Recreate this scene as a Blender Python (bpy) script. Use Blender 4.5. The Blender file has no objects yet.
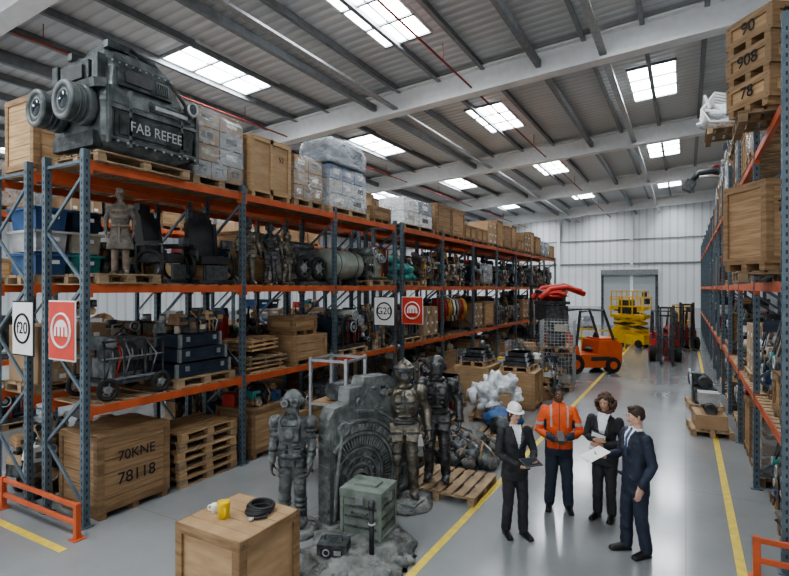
import bpy, math, random
from mathutils import Vector, Matrix, Euler, noise
from mathutils.bvhtree import BVHTree
random.seed(11)
SC=bpy.context.scene
COL=SC.collection
PI=math.pi
try:
    SC.view_settings.look='AgX - Medium High Contrast'
except Exception: pass
# ------------------------------------------------------------------ materials
_m={}
def M(name,c1,c2=None,rough=.6,metal=0.,scale=(5,5,5),lo=.35,hi=.65,bump=0.,bscale=None,var=0.,detail=4,emit=None,spec=None):
    if name in _m: return _m[name]
    m=bpy.data.materials.new(name); m.use_nodes=True; nt=m.node_tree; N=nt.nodes; L=nt.links
    b=N['Principled BSDF']; b.inputs['Roughness'].default_value=rough; b.inputs['Metallic'].default_value=metal
    if spec is not None: b.inputs['Specular IOR Level'].default_value=spec
    if c2 is None: c2=tuple(x*.8 for x in c1)
    tc=N.new('ShaderNodeTexCoord'); mp=N.new('ShaderNodeMapping'); mp.inputs['Scale'].default_value=scale
    L.new(tc.outputs['Object'],mp.inputs['Vector'])
    nz=N.new('ShaderNodeTexNoise'); nz.inputs['Scale'].default_value=1.; nz.inputs['Detail'].default_value=detail
    L.new(mp.outputs[0],nz.inputs['Vector'])
    cr=N.new('ShaderNodeValToRGB'); cr.color_ramp.elements[0].position=lo; cr.color_ramp.elements[1].position=hi
    cr.color_ramp.elements[0].color=(*c1,1); cr.color_ramp.elements[1].color=(*c2,1)
    L.new(nz.outputs['Fac'],cr.inputs[0]); out=cr.outputs[0]
    if var:
        oi=N.new('ShaderNodeObjectInfo'); mr=N.new('ShaderNodeMapRange'); mr.inputs['To Min'].default_value=1-var; mr.inputs['To Max'].default_value=1+var*.6
        L.new(oi.outputs['Random'],mr.inputs['Value'])
        hs=N.new('ShaderNodeHueSaturation'); L.new(mr.outputs[0],hs.inputs['Value']); L.new(out,hs.inputs['Color']); out=hs.outputs[0]
    L.new(out,b.inputs['Base Color'])
    if bump:
        n2=N.new('ShaderNodeTexNoise'); n2.inputs['Scale'].default_value=1.; n2.inputs['Detail'].default_value=3
        mp2=N.new('ShaderNodeMapping'); mp2.inputs['Scale'].default_value=bscale or scale
        L.new(tc.outputs['Object'],mp2.inputs[0]); L.new(mp2.outputs[0],n2.inputs['Vector'])
        bp=N.new('ShaderNodeBump'); bp.inputs['Strength'].default_value=bump; bp.inputs['Distance'].default_value=.03
        L.new(n2.outputs['Fac'],bp.inputs['Height']); L.new(bp.outputs[0],b.inputs['Normal'])
    if emit:
        b.inputs['Emission Color'].default_value=(*emit[0],1); b.inputs['Emission Strength'].default_value=emit[1]
    _m[name]=m; return m
wood=M('wood_light',(.30,.18,.09),(.48,.315,.175),.7,scale=(2,2,34),var=.3)
wood2=M('wood_pine',(.36,.22,.11),(.52,.355,.195),.7,scale=(2,2,26),var=.25)
ply=M('plywood',(.35,.225,.12),(.47,.32,.18),.6,scale=(3,3,11),var=.2)
woodd=M('wood_batten',(.20,.12,.06),(.33,.21,.11),.7,scale=(3,3,20),var=.2)
palw=M('pallet_wood',(.25,.17,.10),(.41,.295,.185),.8,scale=(6,3,20),var=.25)
card=M('cardboard',(.33,.215,.125),(.42,.285,.175),.8,scale=(2,2,2),var=.35)
rackb=M('rack_blue_grey_steel',(.09,.125,.15),(.13,.17,.20),.45,.3,scale=(9,9,9))
holes=M('rack_slot_dark',(.02,.025,.03),rough=.6)
galv=M('galvanised_steel',(.33,.35,.36),(.45,.47,.48),.4,.7,scale=(12,12,12))
orange=M('rack_orange',(.54,.115,.04),(.42,.085,.03),.5,scale=(4,4,4))
guardm=M('forklift_orange',(.66,.13,.03),(.58,.11,.03),.45)
dstl=M('dark_steel',(.045,.05,.055),(.125,.13,.135),.45,.5,scale=(9,9,9),bump=.3)
blackp=M('black_plastic',(.018,.018,.02),(.045,.045,.048),.45,scale=(6,6,6))
rubber=M('rubber',(.015,.015,.015),(.03,.03,.03),.8)
greym=M('weathered_grey_metal',(.095,.11,.11),(.24,.26,.255),.5,.3,scale=(7,7,7),bump=.5,bscale=(25,25,25))
greyd=M('weathered_dark_metal',(.04,.046,.048),(.13,.14,.14),.5,.35,scale=(8,8,8),bump=.5,bscale=(25,25,25))
slabm=M('engraved_slab_metal',(.11,.12,.118),(.26,.275,.265),.5,.3,scale=(7,7,7),bump=.5,bscale=(25,25,25))
hullm=M('charcoal_hull_metal',(.06,.07,.07),(.19,.205,.2),.45,.4,scale=(4,4,4),bump=.35,bscale=(18,18,18),detail=7)
hulld=M('charcoal_hull_dark',(.025,.03,.031),(.09,.1,.098),.45,.45,scale=(6,6,6),bump=.35,bscale=(18,18,18))
stoneg=M('weathered_stone_grey',(.10,.11,.11),(.27,.28,.27),.75,.1,scale=(7,7,7),bump=.7,bscale=(22,22,22))
boym=M('robot_statue_grey',(.065,.072,.072),(.20,.21,.205),.6,.25,scale=(9,9,9),bump=.7,bscale=(24,24,24))
rock=M('rubble_rock',(.09,.095,.09),(.25,.255,.24),.9,0,scale=(5,5,5),bump=1.,bscale=(18,18,18))
bronze=M('aged_bronze',(.10,.088,.068),(.29,.265,.22),.36,.75,scale=(9,9,9),bump=.4,bscale=(30,30,30))
iron=M('blackened_iron',(.04,.042,.043),(.16,.16,.158),.36,.75,scale=(9,9,9),bump=.4,bscale=(30,30,30))
clay=M('statue_tan',(.12,.09,.065),(.22,.175,.135),.6,.1,scale=(8,8,8),bump=.4)
clayd=M('statue_tunic',(.075,.065,.055),(.16,.14,.12),.75,0,scale=(8,8,8),bump=.5)
olive=M('olive_box_paint',(.14,.165,.145),(.24,.275,.24),.5,.2,scale=(6,6,6),bump=.2)
tankg=M('tank_green_grey',(.26,.29,.25),(.35,.38,.33),.5,.2)
navyc=M('case_navy',(.02,.032,.055),(.035,.055,.09),.4,.2)
blue=M('blue_bag',(.03,.08,.20),(.05,.12,.27),.6,bump=.6)
teal=M('teal_tarp',(.04,.22,.21),(.06,.30,.28),.5,bump=.8)
red=M('red_paint',(.50,.04,.025),(.40,.03,.02),.4)
yellow=M('yellow_paint',(.75,.47,.03),(.66,.40,.02),.4)
yline=M('floor_yellow',(.76,.57,.07),(.58,.44,.10),.6,scale=(9,9,9))
white=M('white_paint',(.78,.78,.76),(.72,.72,.70),.45)
whitecl=M('white_plastic_sheet',(.40,.43,.46),(.80,.82,.83),.3,scale=(6,6,6),bump=1.,bscale=(14,14,14))
beige=M('beige_canvas',(.36,.32,.25),(.50,.45,.36),.85,bump=.5)
greenm=M('green_machine',(.05,.16,.09),(.07,.20,.11),.5)
brownc=M('brown_leather_case',(.14,.075,.04),(.22,.13,.07),.6)
text_m=M('stencil_ink',(.015,.015,.015),rough=.8)
textw=M('stencil_grey',(.5,.52,.51),rough=.7)
signred=M('sign_red',(.62,.06,.035),(.58,.05,.03),.5)
cushion=M('black_leather',(.02,.02,.022),(.04,.04,.045),.45,bump=.4)
blugrey=M('blue_stack_boxes',(.06,.085,.15),(.20,.235,.31),.6,scale=(2,2,8),var=.2)
greybox=M('grey_carton',(.30,.30,.30),(.46,.46,.45),.7,scale=(3,3,8),var=.3)
def film(name,a0,a1,col):
    m=bpy.data.materials.new(name); m.use_nodes=True; nt=m.node_tree;N=nt.nodes;L=nt.links
    b=N['Principled BSDF']; b.inputs['Base Color'].default_value=(*col,1); b.inputs['Roughness'].default_value=.2
    tc=N.new('ShaderNodeTexCoord'); mp=N.new('ShaderNodeMapping'); mp.inputs['Scale'].default_value=(4,4,9); mp.inputs['Rotation'].default_value=(.7,.4,0)
    nz=N.new('ShaderNodeTexNoise'); nz.inputs['Scale'].default_value=1; nz.inputs['Detail'].default_value=6; nz.inputs['Distortion'].default_value=1.2
    L.new(tc.outputs['Object'],mp.inputs[0]); L.new(mp.outputs[0],nz.inputs['Vector'])
    mr=N.new('ShaderNodeMapRange'); mr.inputs['From Min'].default_value=.35; mr.inputs['From Max'].default_value=.68; mr.inputs['To Min'].default_value=a0; mr.inputs['To Max'].default_value=a1
    L.new(nz.outputs['Fac'],mr.inputs[0]); L.new(mr.outputs[0],b.inputs['Alpha'])
    bp=N.new('ShaderNodeBump'); bp.inputs['Strength'].default_value=.9; bp.inputs['Distance'].default_value=.04
    L.new(nz.outputs['Fac'],bp.inputs['Height']); L.new(bp.outputs[0],b.inputs['Normal'])
    return m
FILM=film('shrink_wrap_film',.08,.5,(.68,.70,.72)); FILM2=film('cloudy_wrap_film',.35,.85,(.46,.49,.51))
# ------------------------------------------------------------------ mesh builder
def rot(R):
    if R is None: return Matrix.Identity(3)
    if isinstance(R,(tuple,list)): return Euler(R).to_matrix()
    return R.to_3x3() if isinstance(R,Matrix) else R
class MB:
    def __init__(s): s.v=[];s.f=[];s.m=[];s.sm=[];s.mats=[];s.T=None
    def mi(s,m):
        if m not in s.mats: s.mats.append(m)
        return s.mats.index(m)
    def add(s,vs,fs,m,smooth=False):
        b=len(s.v)
        if s.T is not None: vs=[s.T@Vector(v) for v in vs]
        s.v.extend([tuple(v) for v in vs]); i=s.mi(m)
        for f in fs:
            s.f.append(tuple(b+k for k in f)); s.m.append(i); s.sm.append(smooth)
    def box(s,c,d,m,R=None,taper=1.):
        R=rot(R); c=Vector(c); x,y,z=d[0]/2,d[1]/2,d[2]/2; t=taper
        vs=[(-x,-y,-z),(x,-y,-z),(x,y,-z),(-x,y,-z),(-x*t,-y*t,z),(x*t,-y*t,z),(x*t,y*t,z),(-x*t,y*t,z)]
        s.add([c+R@Vector(v) for v in vs],[(3,2,1,0),(4,5,6,7),(0,1,5,4),(1,2,6,5),(2,3,7,6),(3,0,4,7)],m)
    def b2(s,a,b,m):
        s.box([(a[i]+b[i])/2 for i in range(3)],[abs(b[i]-a[i]) for i in range(3)],m)
    def beam(s,p1,p2,w,h,m):
        p1=Vector(p1);p2=Vector(p2);d=p2-p1; q=d.to_track_quat('Z','Y').to_matrix()
        s.box((p1+p2)/2,(w,h,d.length),m,q)
    def tube(s,pts,r,m,n=10,smooth=True,round_=False):
        pts=[Vector(p) for p in pts]; k=len(pts); r=[r]*k if not isinstance(r,(list,tuple)) else list(r)
        if round_:
            d0=(pts[0]-pts[1]).normalized(); d1=(pts[-1]-pts[-2]).normalized()
            pts=[pts[0]+d0*r[0]*.95,pts[0]+d0*r[0]*.6]+pts+[pts[-1]+d1*r[-1]*.6,pts[-1]+d1*r[-1]*.95]
            r=[r[0]*.3,r[0]*.8]+r+[r[-1]*.8,r[-1]*.3]; k=len(pts)
        vs=[];prev=None
        for i,p in enumerate(pts):
            t=(pts[min(i+1,k-1)]-pts[max(i-1,0)]).normalized()
            if prev is None:
                a=Vector((0,0,1)) if abs(t.z)<.9 else Vector((1,0,0)); u=t.cross(a).normalized()
            else: u=(prev-t*prev.dot(t)).normalized()
            prev=u; w=t.cross(u)
            for j in range(n):
                a=2*PI*j/n; vs.append(p+(u*math.cos(a)+w*math.sin(a))*r[i])
        fs=[]
        for i in range(k-1):
            for j in range(n):
                fs.append((i*n+j,i*n+(j+1)%n,(i+1)*n+(j+1)%n,(i+1)*n+j))
        s.add(vs,fs,m,smooth)
        s._cap(len(s.v)-len(vs),[tuple(range(n-1,-1,-1)),tuple((k-1)*n+j for j in range(n))],m)
    def _cap(s,base,fs,m):
        i=s.mi(m)
        for f in fs: s.f.append(tuple(base+k for k in f)); s.m.append(i); s.sm.append(False)
    def cyl(s,p1,p2,r,m,r2=None,n=14): s.tube([p1,p2],[r,r if r2 is None else r2],m,n)
    def rings(s,rg,m,smooth=True):
        n=len(rg[0]); vs=[v for q in rg for v in q]; fs=[]
        for i in range(len(rg)-1):
            for j in range(n): fs.append((i*n+j,i*n+(j+1)%n,(i+1)*n+(j+1)%n,(i+1)*n+j))
        s.add(vs,fs,m,smooth); s._cap(len(s.v)-len(vs),[tuple(range(n-1,-1,-1)),tuple((len(rg)-1)*n+j for j in range(n))],m)
    def eloft(s,rg,m,n=24,e=1.):
        out=[]
        for q in rg:
            z,rx,ry=q[:3]; yo=q[3] if len(q)>3 else 0; xo=q[4] if len(q)>4 else 0
            ring=[]
            for j in range(n):
                a=2*PI*j/n; c,sn=math.cos(a),math.sin(a)
                ring.append(Vector((xo+rx*math.copysign(abs(c)**e,c),yo+ry*math.copysign(abs(sn)**e,sn),z)))
            out.append(ring)
        s.rings(out,m)
    def ell(s,c,r,m,R=None,nu=14,nv=8,disp=0,fr=3.,seed=0,zmin=None):
        R=rot(R); c=Vector(c); vs=[];fs=[]
        if not isinstance(r,(tuple,list)): r=(r,r,r)
        for i in range(1,nv):
            ph=PI*i/nv
            for j in range(nu):
                a=2*PI*j/nu; vs.append(Vector((math.sin(ph)*math.cos(a),math.sin(ph)*math.sin(a),math.cos(ph))))
        vs.append(Vector((0,0,1)));vs.append(Vector((0,0,-1)))
        o=[]
        for v in vs:
            k=1+(disp*noise.noise(v*fr+Vector((seed*7.3,seed*3.1,seed)))+disp*.5*noise.noise(v*fr*2.7+Vector((seed,seed*5,0))) if disp else 0)
            p=c+R@Vector((v.x*r[0]*k,v.y*r[1]*k,v.z*r[2]*k))
            if zmin is not None: p.z=max(p.z,zmin)
            o.append(p)
        T=(nv-1)*nu
        for i in range(nv-2):
            for j in range(nu): fs.append((i*nu+j,(i+1)*nu+j,(i+1)*nu+(j+1)%nu,i*nu+(j+1)%nu))
        for j in range(nu):
            fs.append((T,j,(j+1)%nu)); fs.append((T+1,(nv-2)*nu+(j+1)%nu,(nv-2)*nu+j))
        s.add(o,fs,m,True)
    def torus(s,c,R,r,m,axis=(0,0,1),n=24,k=8):
        q=Vector(axis).to_track_quat('Z','Y').to_matrix(); c=Vector(c); vs=[];fs=[]
        for i in range(n):
            a=2*PI*i/n
            for j in range(k):
                b=2*PI*j/k; vs.append(c+q@Vector(((R+r*math.cos(b))*math.cos(a),(R+r*math.cos(b))*math.sin(a),r*math.sin(b))))
        for i in range(n):
            for j in range(k): fs.append((i*k+j,((i+1)%n)*k+j,((i+1)%n)*k+(j+1)%k,i*k+(j+1)%k))
        s.add(vs,fs,m,True)
    def prism(s,poly,axis,a,b,m):
        def mk(p,t):
            if axis=='x': return (t,p[0],p[1])
            if axis=='y': return (p[0],t,p[1])
            return (p[0],p[1],t)
        n=len(poly); vs=[mk(p,a) for p in poly]+[mk(p,b) for p in poly]
        s.add(vs,[tuple(range(n-1,-1,-1)),tuple(range(n,2*n))]+[(i,(i+1)%n,n+(i+1)%n,n+i) for i in range(n)],m)
    def mesh(s,name):
        me=bpy.data.meshes.new(name); me.from_pydata(s.v,[],s.f)
        for m in s.mats: me.materials.append(m)
        me.polygons.foreach_set('material_index',s.m); me.polygons.foreach_set('use_smooth',s.sm); me.update(); return me
    def obj(s,name,loc=(0,0,0),rz=0,parent=None,bevel=0,fix=False):
        me=s.mesh(name)
        if fix:
            import bmesh; bm=bmesh.new(); bm.from_mesh(me); bmesh.ops.recalc_face_normals(bm,faces=bm.faces); bm.to_mesh(me); bm.free()
        return place(me,name,loc,rz,parent,bevel)
def place(me,name,loc=(0,0,0),rz=0,parent=None,bevel=0,scale=1):
    o=bpy.data.objects.new(name,me); COL.objects.link(o); o.location=loc
    o.rotation_euler=rz if isinstance(rz,(tuple,list)) else (0,0,rz)
    if scale!=1: o.scale=(scale,)*3 if not isinstance(scale,tuple) else scale
    if parent: o.parent=parent
    if bevel:
        b=o.modifiers.new('bevel','BEVEL'); b.width=bevel; b.segments=2; b.limit_method='ANGLE'
    return o
def remesh(mb,name,voxel,smooth=3,paint=None,zclamp=None,folds=0.):
    me=mb.mesh(name+'_src'); o=bpy.data.objects.new('tmp_remesh',me); COL.objects.link(o)
    md=o.modifiers.new('r','REMESH'); md.mode='VOXEL'; md.voxel_size=voxel
    if smooth: sm=o.modifiers.new('s','SMOOTH'); sm.iterations=smooth; sm.factor=.5
    dg=bpy.context.evaluated_depsgraph_get(); dg.update()
    m2=bpy.data.meshes.new_from_object(o.evaluated_get(dg)); m2.name=name
    bvh=BVHTree.FromPolygons([Vector(v) for v in mb.v],mb.f)
    m2.materials.clear()
    mis=[]
    for p in m2.polygons:
        c=p.center; r=bvh.find_nearest(c); k=mb.m[r[2]] if r[2] is not None else 0
        if paint:
            q=paint(c,p.normal,mb.mats[k])
            if q is not None: k=mb.mi(q)
        mis.append(k)
    for m in mb.mats: m2.materials.append(m)
    m2.polygons.foreach_set('material_index',mis); m2.polygons.foreach_set('use_smooth',[True]*len(mis))
    n=len(m2.vertices); co=[0.]*(3*n); m2.vertices.foreach_get('co',co)
    if folds:
        nr=[0.]*(3*n); m2.vertices.foreach_get('normal',nr)
        for i in range(n):
            x,y,z=co[3*i:3*i+3]
            if z>.12:
                q=folds*(noise.noise(Vector((x*9,y*9,z*14+x*10)))+.5*noise.noise(Vector((x*22,y*20,z*26-x*14))))
                for k in range(3): co[3*i+k]+=nr[3*i+k]*q
    if zclamp is not None:
        for i in range(n):
            if co[3*i+2]<zclamp: co[3*i+2]=zclamp
    m2.vertices.foreach_set('co',co)
    m2.update(); bpy.data.objects.remove(o); bpy.data.meshes.remove(me); return m2
def text(body,parent,loc,r,size,mat,name='label_text'):
    c=bpy.data.curves.new(name,'FONT'); c.body=body; c.size=size; c.extrude=.002; c.align_x='CENTER'; c.align_y='CENTER'
    c.materials.append(mat); o=bpy.data.objects.new(name,c); COL.objects.link(o); o.location=loc; o.rotation_euler=r
    if parent: o.parent=parent
    return o
FX=(PI/2,0,PI/2); FMX=(PI/2,0,-PI/2); FMY=(PI/2,0,0)
def empty(name,loc,rz=0,scale=1):
    o=bpy.data.objects.new(name,None); COL.objects.link(o); o.location=loc; o.rotation_euler=(0,0,rz); o.scale=(scale,)*3; o.empty_display_size=.2; return o

# ------------------------------------------------------------------ room
XL,XR,YB,YF=-30.,4.6,48.,-5.
def roofz(x): return 9.35+.06*x
def simple_nodes(name,f):
    m=bpy.data.materials.new(name); m.use_nodes=True; f(m.node_tree,m.node_tree.nodes['Principled BSDF']); return m
def f_floor(nt,b):
    N=nt.nodes;L=nt.links
    tc=N.new('ShaderNodeTexCoord'); n1=N.new('ShaderNodeTexNoise'); n1.inputs['Scale'].default_value=.5; n1.inputs['Detail'].default_value=8; n1.inputs['Roughness'].default_value=.6
    L.new(tc.outputs['Object'],n1.inputs['Vector'])
    cr=N.new('ShaderNodeValToRGB'); cr.color_ramp.elements[0].position=.25; cr.color_ramp.elements[1].position=.75
    cr.color_ramp.elements[0].color=(.215,.222,.225,1); cr.color_ramp.elements[1].color=(.30,.308,.312,1)
    L.new(n1.outputs['Fac'],cr.inputs[0])
    br=N.new('ShaderNodeTexBrick'); br.offset=0; br.inputs['Color1'].default_value=(1,1,1,1); br.inputs['Color2'].default_value=(1,1,1,1); br.inputs['Mortar'].default_value=(.7,.7,.7,1)
    br.inputs['Scale'].default_value=1; br.inputs['Mortar Size'].default_value=.006; br.inputs['Brick Width'].default_value=4.7; br.inputs['Row Height'].default_value=4.7
    L.new(tc.outputs['Object'],br.inputs['Vector'])
    mx=N.new('ShaderNodeMix'); mx.data_type='RGBA'; mx.blend_type='MULTIPLY'; mx.inputs[0].default_value=1
    L.new(cr.outputs[0],mx.inputs[6]); L.new(br.outputs[0],mx.inputs[7]); L.new(mx.outputs[2],b.inputs['Base Color'])
    mr=N.new('ShaderNodeMapRange'); mr.inputs['To Min'].default_value=.10; mr.inputs['To Max'].default_value=.28; L.new(n1.outputs['Fac'],mr.inputs[0]); L.new(mr.outputs[0],b.inputs['Roughness'])
    b.inputs['Coat Weight'].default_value=.25; b.inputs['Coat Roughness'].default_value=.12
def ribbed(axis,c,sc,rough=.5,st=.6):
    def f(nt,b):
        N=nt.nodes;L=nt.links; tc=N.new('ShaderNodeTexCoord')
        w=N.new('ShaderNodeTexWave'); w.bands_direction=axis; w.inputs['Scale'].default_value=sc
        L.new(tc.outputs['Object'],w.inputs['Vector'])
        cr=N.new('ShaderNodeValToRGB'); cr.color_ramp.elements[0].position=.0; cr.color_ramp.elements[1].position=.25
        cr.color_ramp.elements[0].color=(*[x*.8 for x in c],1); cr.color_ramp.elements[1].color=(*c,1)
        L.new(w.outputs['Fac'],cr.inputs[0]); L.new(cr.outputs[0],b.inputs['Base Color'])
        bp=N.new('ShaderNodeBump'); bp.inputs['Strength'].default_value=st; bp.inputs['Distance'].default_value=.04
        L.new(w.outputs['Fac'],bp.inputs['Height']); L.new(bp.outputs[0],b.inputs['Normal']); b.inputs['Roughness'].default_value=rough
    return f
m_floor=simple_nodes('polished_concrete',f_floor)
m_deck=simple_nodes('roof_deck_ribbed',ribbed('Y',(.62,.635,.64),1.0))
m_wall=simple_nodes('wall_cladding_white',ribbed('X',(.80,.81,.82),.55,st=.3))
m_wallr=simple_nodes('wall_cladding_side',ribbed('Y',(.70,.72,.73),.55,st=.3))
m_shut=simple_nodes('roller_shutter',ribbed('Z',(.42,.45,.47),3.,st=.6))
m_beamw=M('rafter_white_paint',(.78,.785,.78),(.72,.725,.725),.45)
m_purl=M('purlin_grey',(.20,.215,.225),(.26,.275,.285),.5,.2)
m_sky=M('skylight_panel',(.9,.95,1),(.9,.95,1),.5,emit=((.91,.96,1.),28.))
m_dado=M('wall_lower_grey',(.50,.52,.53),(.55,.56,.57),.6)
b=MB(); b.b2((XL,YF,-.2),(XR,YB,0),m_floor); b.obj('floor')
b=MB(); b.prism([(XL,roofz(XL)+.85),(XR,roofz(XR)+.85),(XR,roofz(XR)+1.),(XL,roofz(XL)+1.)],'y',YF,YB,m_deck); b.obj('ceiling')
b=MB(); b.prism([(XL,0),(XR,0),(XR,roofz(XR)+.85),(XL,roofz(XL)+.85)],'y',YB,YB+.2,m_wall)
b.obj('wall_back',fix=True)
b=MB(); b.b2((XL-.2,YF,0),(XL,YB,roofz(XL)+.85),m_wallr); b.obj('wall_left')
b=MB(); b.b2((XR,YF,0),(XR+.2,YB,roofz(XR)+.85),m_wallr); b.obj('wall_right')
b=MB(); b.b2((XL,YB-.06,0),(XR,YB,1.6),m_dado); b.b2((XL,YB-.1,5.2),(XR,YB,5.35),m_purl); b.b2((XL,YB-.1,7.3),(XR,YB,7.38),m_purl)
for x in range(-28,5,6): b.b2((x-.12,YB-.25,0),(x+.12,YB,roofz(x)+.3),m_beamw)
b.obj('trim_back')
b=MB(); b.b2((-6.2,YB-.2,0),(-2.2,YB-.1,4.3),m_shut); b.b2((-6.4,YB-.28,0),(-6.2,YB-.1,4.5),dstl); b.b2((-2.2,YB-.28,0),(-2.0,YB-.1,4.5),dstl); b.b2((-6.4,YB-.45,4.3),(-2,YB-.1,4.75),m_purl)
b.obj('door_1')
ang=math.atan(.06)
for i,y in enumerate((-4.2,5.2,14.6,24.,33.4,42.8)):
    b=MB()
    for (dz,hh,w) in ((0,.07,.42),(.33,.66,.05),(.68,.05,.42)):
        z0=roofz(XL)+dz;z1=roofz(XR)+dz
        b.prism([(XL,z0-hh/2),(XR,z1-hh/2),(XR,z1+hh/2),(XL,z0+hh/2)],'y',y-w/2,y+w/2,m_beamw)
    b.obj('roof_rafter')
b=MB(); x=XL+.6
while x<XR:
    z=roofz(x)+.74
    b.b2((x-.03,YF+.1,z-.1),(x+.03,YB-.3,z+.1),m_purl); b.b2((x-.03,YF+.1,z-.11),(x+.09,YB-.3,z-.09),m_purl); x+=1.42
b.obj('roof_purlins')
b=MB()
for x in (-3.6,-9.0,-14.6,-21.6):
    b.b2((x-.07,YF+.1,roofz(x)+.25),(x+.07,YB-.3,roofz(x)+.45),m_purl)
b.obj('roof_tie_struts')
k=0
for x in (-23.,-17.,-11.6,-6.4,-.95):
    for y in (.5,10.5,19.3,28.7,38.1,45.6):
        ln=1.55 if y<45 else .9; hw=.66
        k+=1; b=MB(); z=roofz(x)+.845
        for q in (-1,0,1):
            yy=y+q*ln*.66
            b.prism([(x-hw,z-.06*hw-.02),(x+hw,z+.06*hw-.02),(x+hw,z+.06*hw),(x-hw,z-.06*hw)],'y',yy-ln*.31,yy+ln*.31,m_sky)
        for q in (-1.5,-.5,.5,1.5):
            b.box((x,y+q*ln*.66,z-.04),(2*hw+.1,.08,.07),m_purl,(0,-ang,0))
        for q in (-hw-.03,hw+.03): b.box((x+q,y,z-.03+q*.06),(.06,ln*2.03,.07),m_beamw)
        b.box((x,y,z-.03),(.04,ln*1.98,.05),m_purl)
        b.obj('window_%d'%k)
b=MB(); pr=M('sprinkler_red',(.33,.06,.05),rough=.5)
for x in (-5.6,-12.8):
    b.tube([(x,YF+.2,roofz(x)+.2),(x,YB-.5,roofz(x)+.2)],.028,pr,8)
    for i in range(16): b.cyl((x,-3+i*3.1,roofz(x)+.2),(x,-3+i*3.1,roofz(x)+.66),.012,pr,n=6)
b.obj('sprinkler_pipes')
b=MB()
for x in (-8.2,-1.9):
    b.b2((x-.09,YF+.2,roofz(x)+.12),(x+.09,YB-.5,roofz(x)+.18),galv)
b.obj('cable_tray')
def line(x0,y0,x1,y1):
    b=MB(); b.b2((x0,y0,0),(x1,y1,.004),yline); b.obj('floor_marking_line')
line(-2.72,1.,-2.62,34.); line(.5,1.,.6,44.); line(-8.7,3.42,-6.6,3.52)
# ------------------------------------------------------------------ racks
def rack(x0,x1,y0,nb,bay,levels,top,name='pallet_rack',deckm=palw):
    b=MB()
    for i in range(nb+1):
        y=y0+i*bay
        for x in (x0,x1):
            b.box((x,y,top/2+.0),(.085,.09,top),rackb); b.box((x,y,.008),(.16,.16,.016),rackb)
            if i<5:
                nh=int(top/.1)
                for h in range(1,nh):
                    b.box((x,y-.0455,h*.1),(.02,.003,.045),holes)
                    b.box((x+.043,y,h*.1),(.003,.02,.045),holes)
                    if x0>0: b.box((x-.043,y,h*.1),(.003,.02,.045),holes)
        z=.25; fl=True
        while z+.75<top:
            a=(x0,y,z) if fl else (x1,y,z); c=(x1,y,z+.75) if fl else (x0,y,z+.75)
            b.beam(a,c,.03,.045,rackb); z+=.75; fl=not fl
        for z in (.22,top-.15): b.beam((x0,y,z),(x1,y,z),.03,.045,rackb)
    for z in levels:
        for i in range(nb):
            ya=y0+i*bay+.045; yb=ya+bay-.09
            for x in (x0,x1):
                b.b2((x-.028,ya,z-.128),(x+.028,yb,z-.015),orange)
                for ye in (ya,yb):
                    s=.02 if ye==ya else -.02
                    b.box((x,ye+s,z-.085),(.075,.045,.2),orange)
            n=11
            for j in range(n):
                yy=ya+.12+(yb-ya-.24)*j/(n-1)
                b.b2((min(x0,x1)-.02,yy-.085,z-.016),(max(x0,x1)+.02,yy+.085,z),deckm)
    return b.obj(name)
LV=(1.60,3.26,4.92)
rack(-7.0,-7.95,3.96,3,2.81,LV,5.06)
rack(-7.0,-7.95,12.8,7,2.8,LV,5.06)
rack(-8.45,-9.4,3.96,3,2.81,LV,5.06)
rack(-8.45,-9.4,12.8,7,2.8,LV,5.06)
rack(-13.2,-14.2,3.96,10,2.8,LV,5.06)
RL=(1.5,3.28,5.35)
rack(.98,2.0,7.2,13,2.8,RL,6.3)
def guard(xa,xb,y):
    b=MB()
    for x in (xa,xb): b.b2((x-.035,y-.035,0),(x+.035,y+.035,.46),orange); b.b2((x-.08,y-.08,0),(x+.08,y+.08,.012),orange)
    for z in (.2,.42): b.b2((xa,y-.02,z-.03),(xb,y+.02,z+.03),orange)
    b.obj('rack_end_guard',bevel=.008)
guard(-8.65,-6.75,3.72); guard(.68,2.1,6.92)
def sign(x0,x1,y,z0,z1,kind,txt=''):
    b=MB(); base=signred if kind=='r' else white; fg=white if kind=='r' else text_m
    w=x1-x0; h=z1-z0; cx=(x0+x1)/2; cz=(z0+z1)/2
    b.box((0,.02,0),(w*.6,.02,.06),galv); b.box((0,-.0,0),(w+.02,.012,h+.02),white if kind=='r' else text_m)
    b.box((0,-.008,0),(w-.02,.012,h-.02),base)
    b.torus((0,-.016,0),w*.36,.017,fg,(0,1,0),n=32,k=6)
    if kind=='r':
        pts=[(-w*.25,-w*.12)]+[(w*.25*math.cos(PI-a*PI/10),-w*.02+w*.25*math.sin(PI-a*PI/10)) for a in range(11)]+[(w*.25,-w*.12)]
        b.prism(pts,'y',-.024,-.014,fg)
        for q in (-.14,0,.14): b.box((w*q,-.026,-w*.02),(w*.04,.006,w*.2),base)
    o=b.obj('warning_sign' if kind=='r' else 'location_sign',(cx,y,cz))
    if txt: text(txt,o,(0,-.018,0),FMY,w*.42,fg)
sign(-7.72,-7.08,3.88,2.22,3.02,'r'); sign(-8.72,-8.14,3.88,2.22,3.0,'w','f20')
sign(-6.96,-6.36,11.25,2.25,2.97,'w','G20'); sign(-6.95,-6.3,12.72,2.2,2.95,'r')
sign(1.02,1.75,7.12,1.75,2.7,'w','920')
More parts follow.
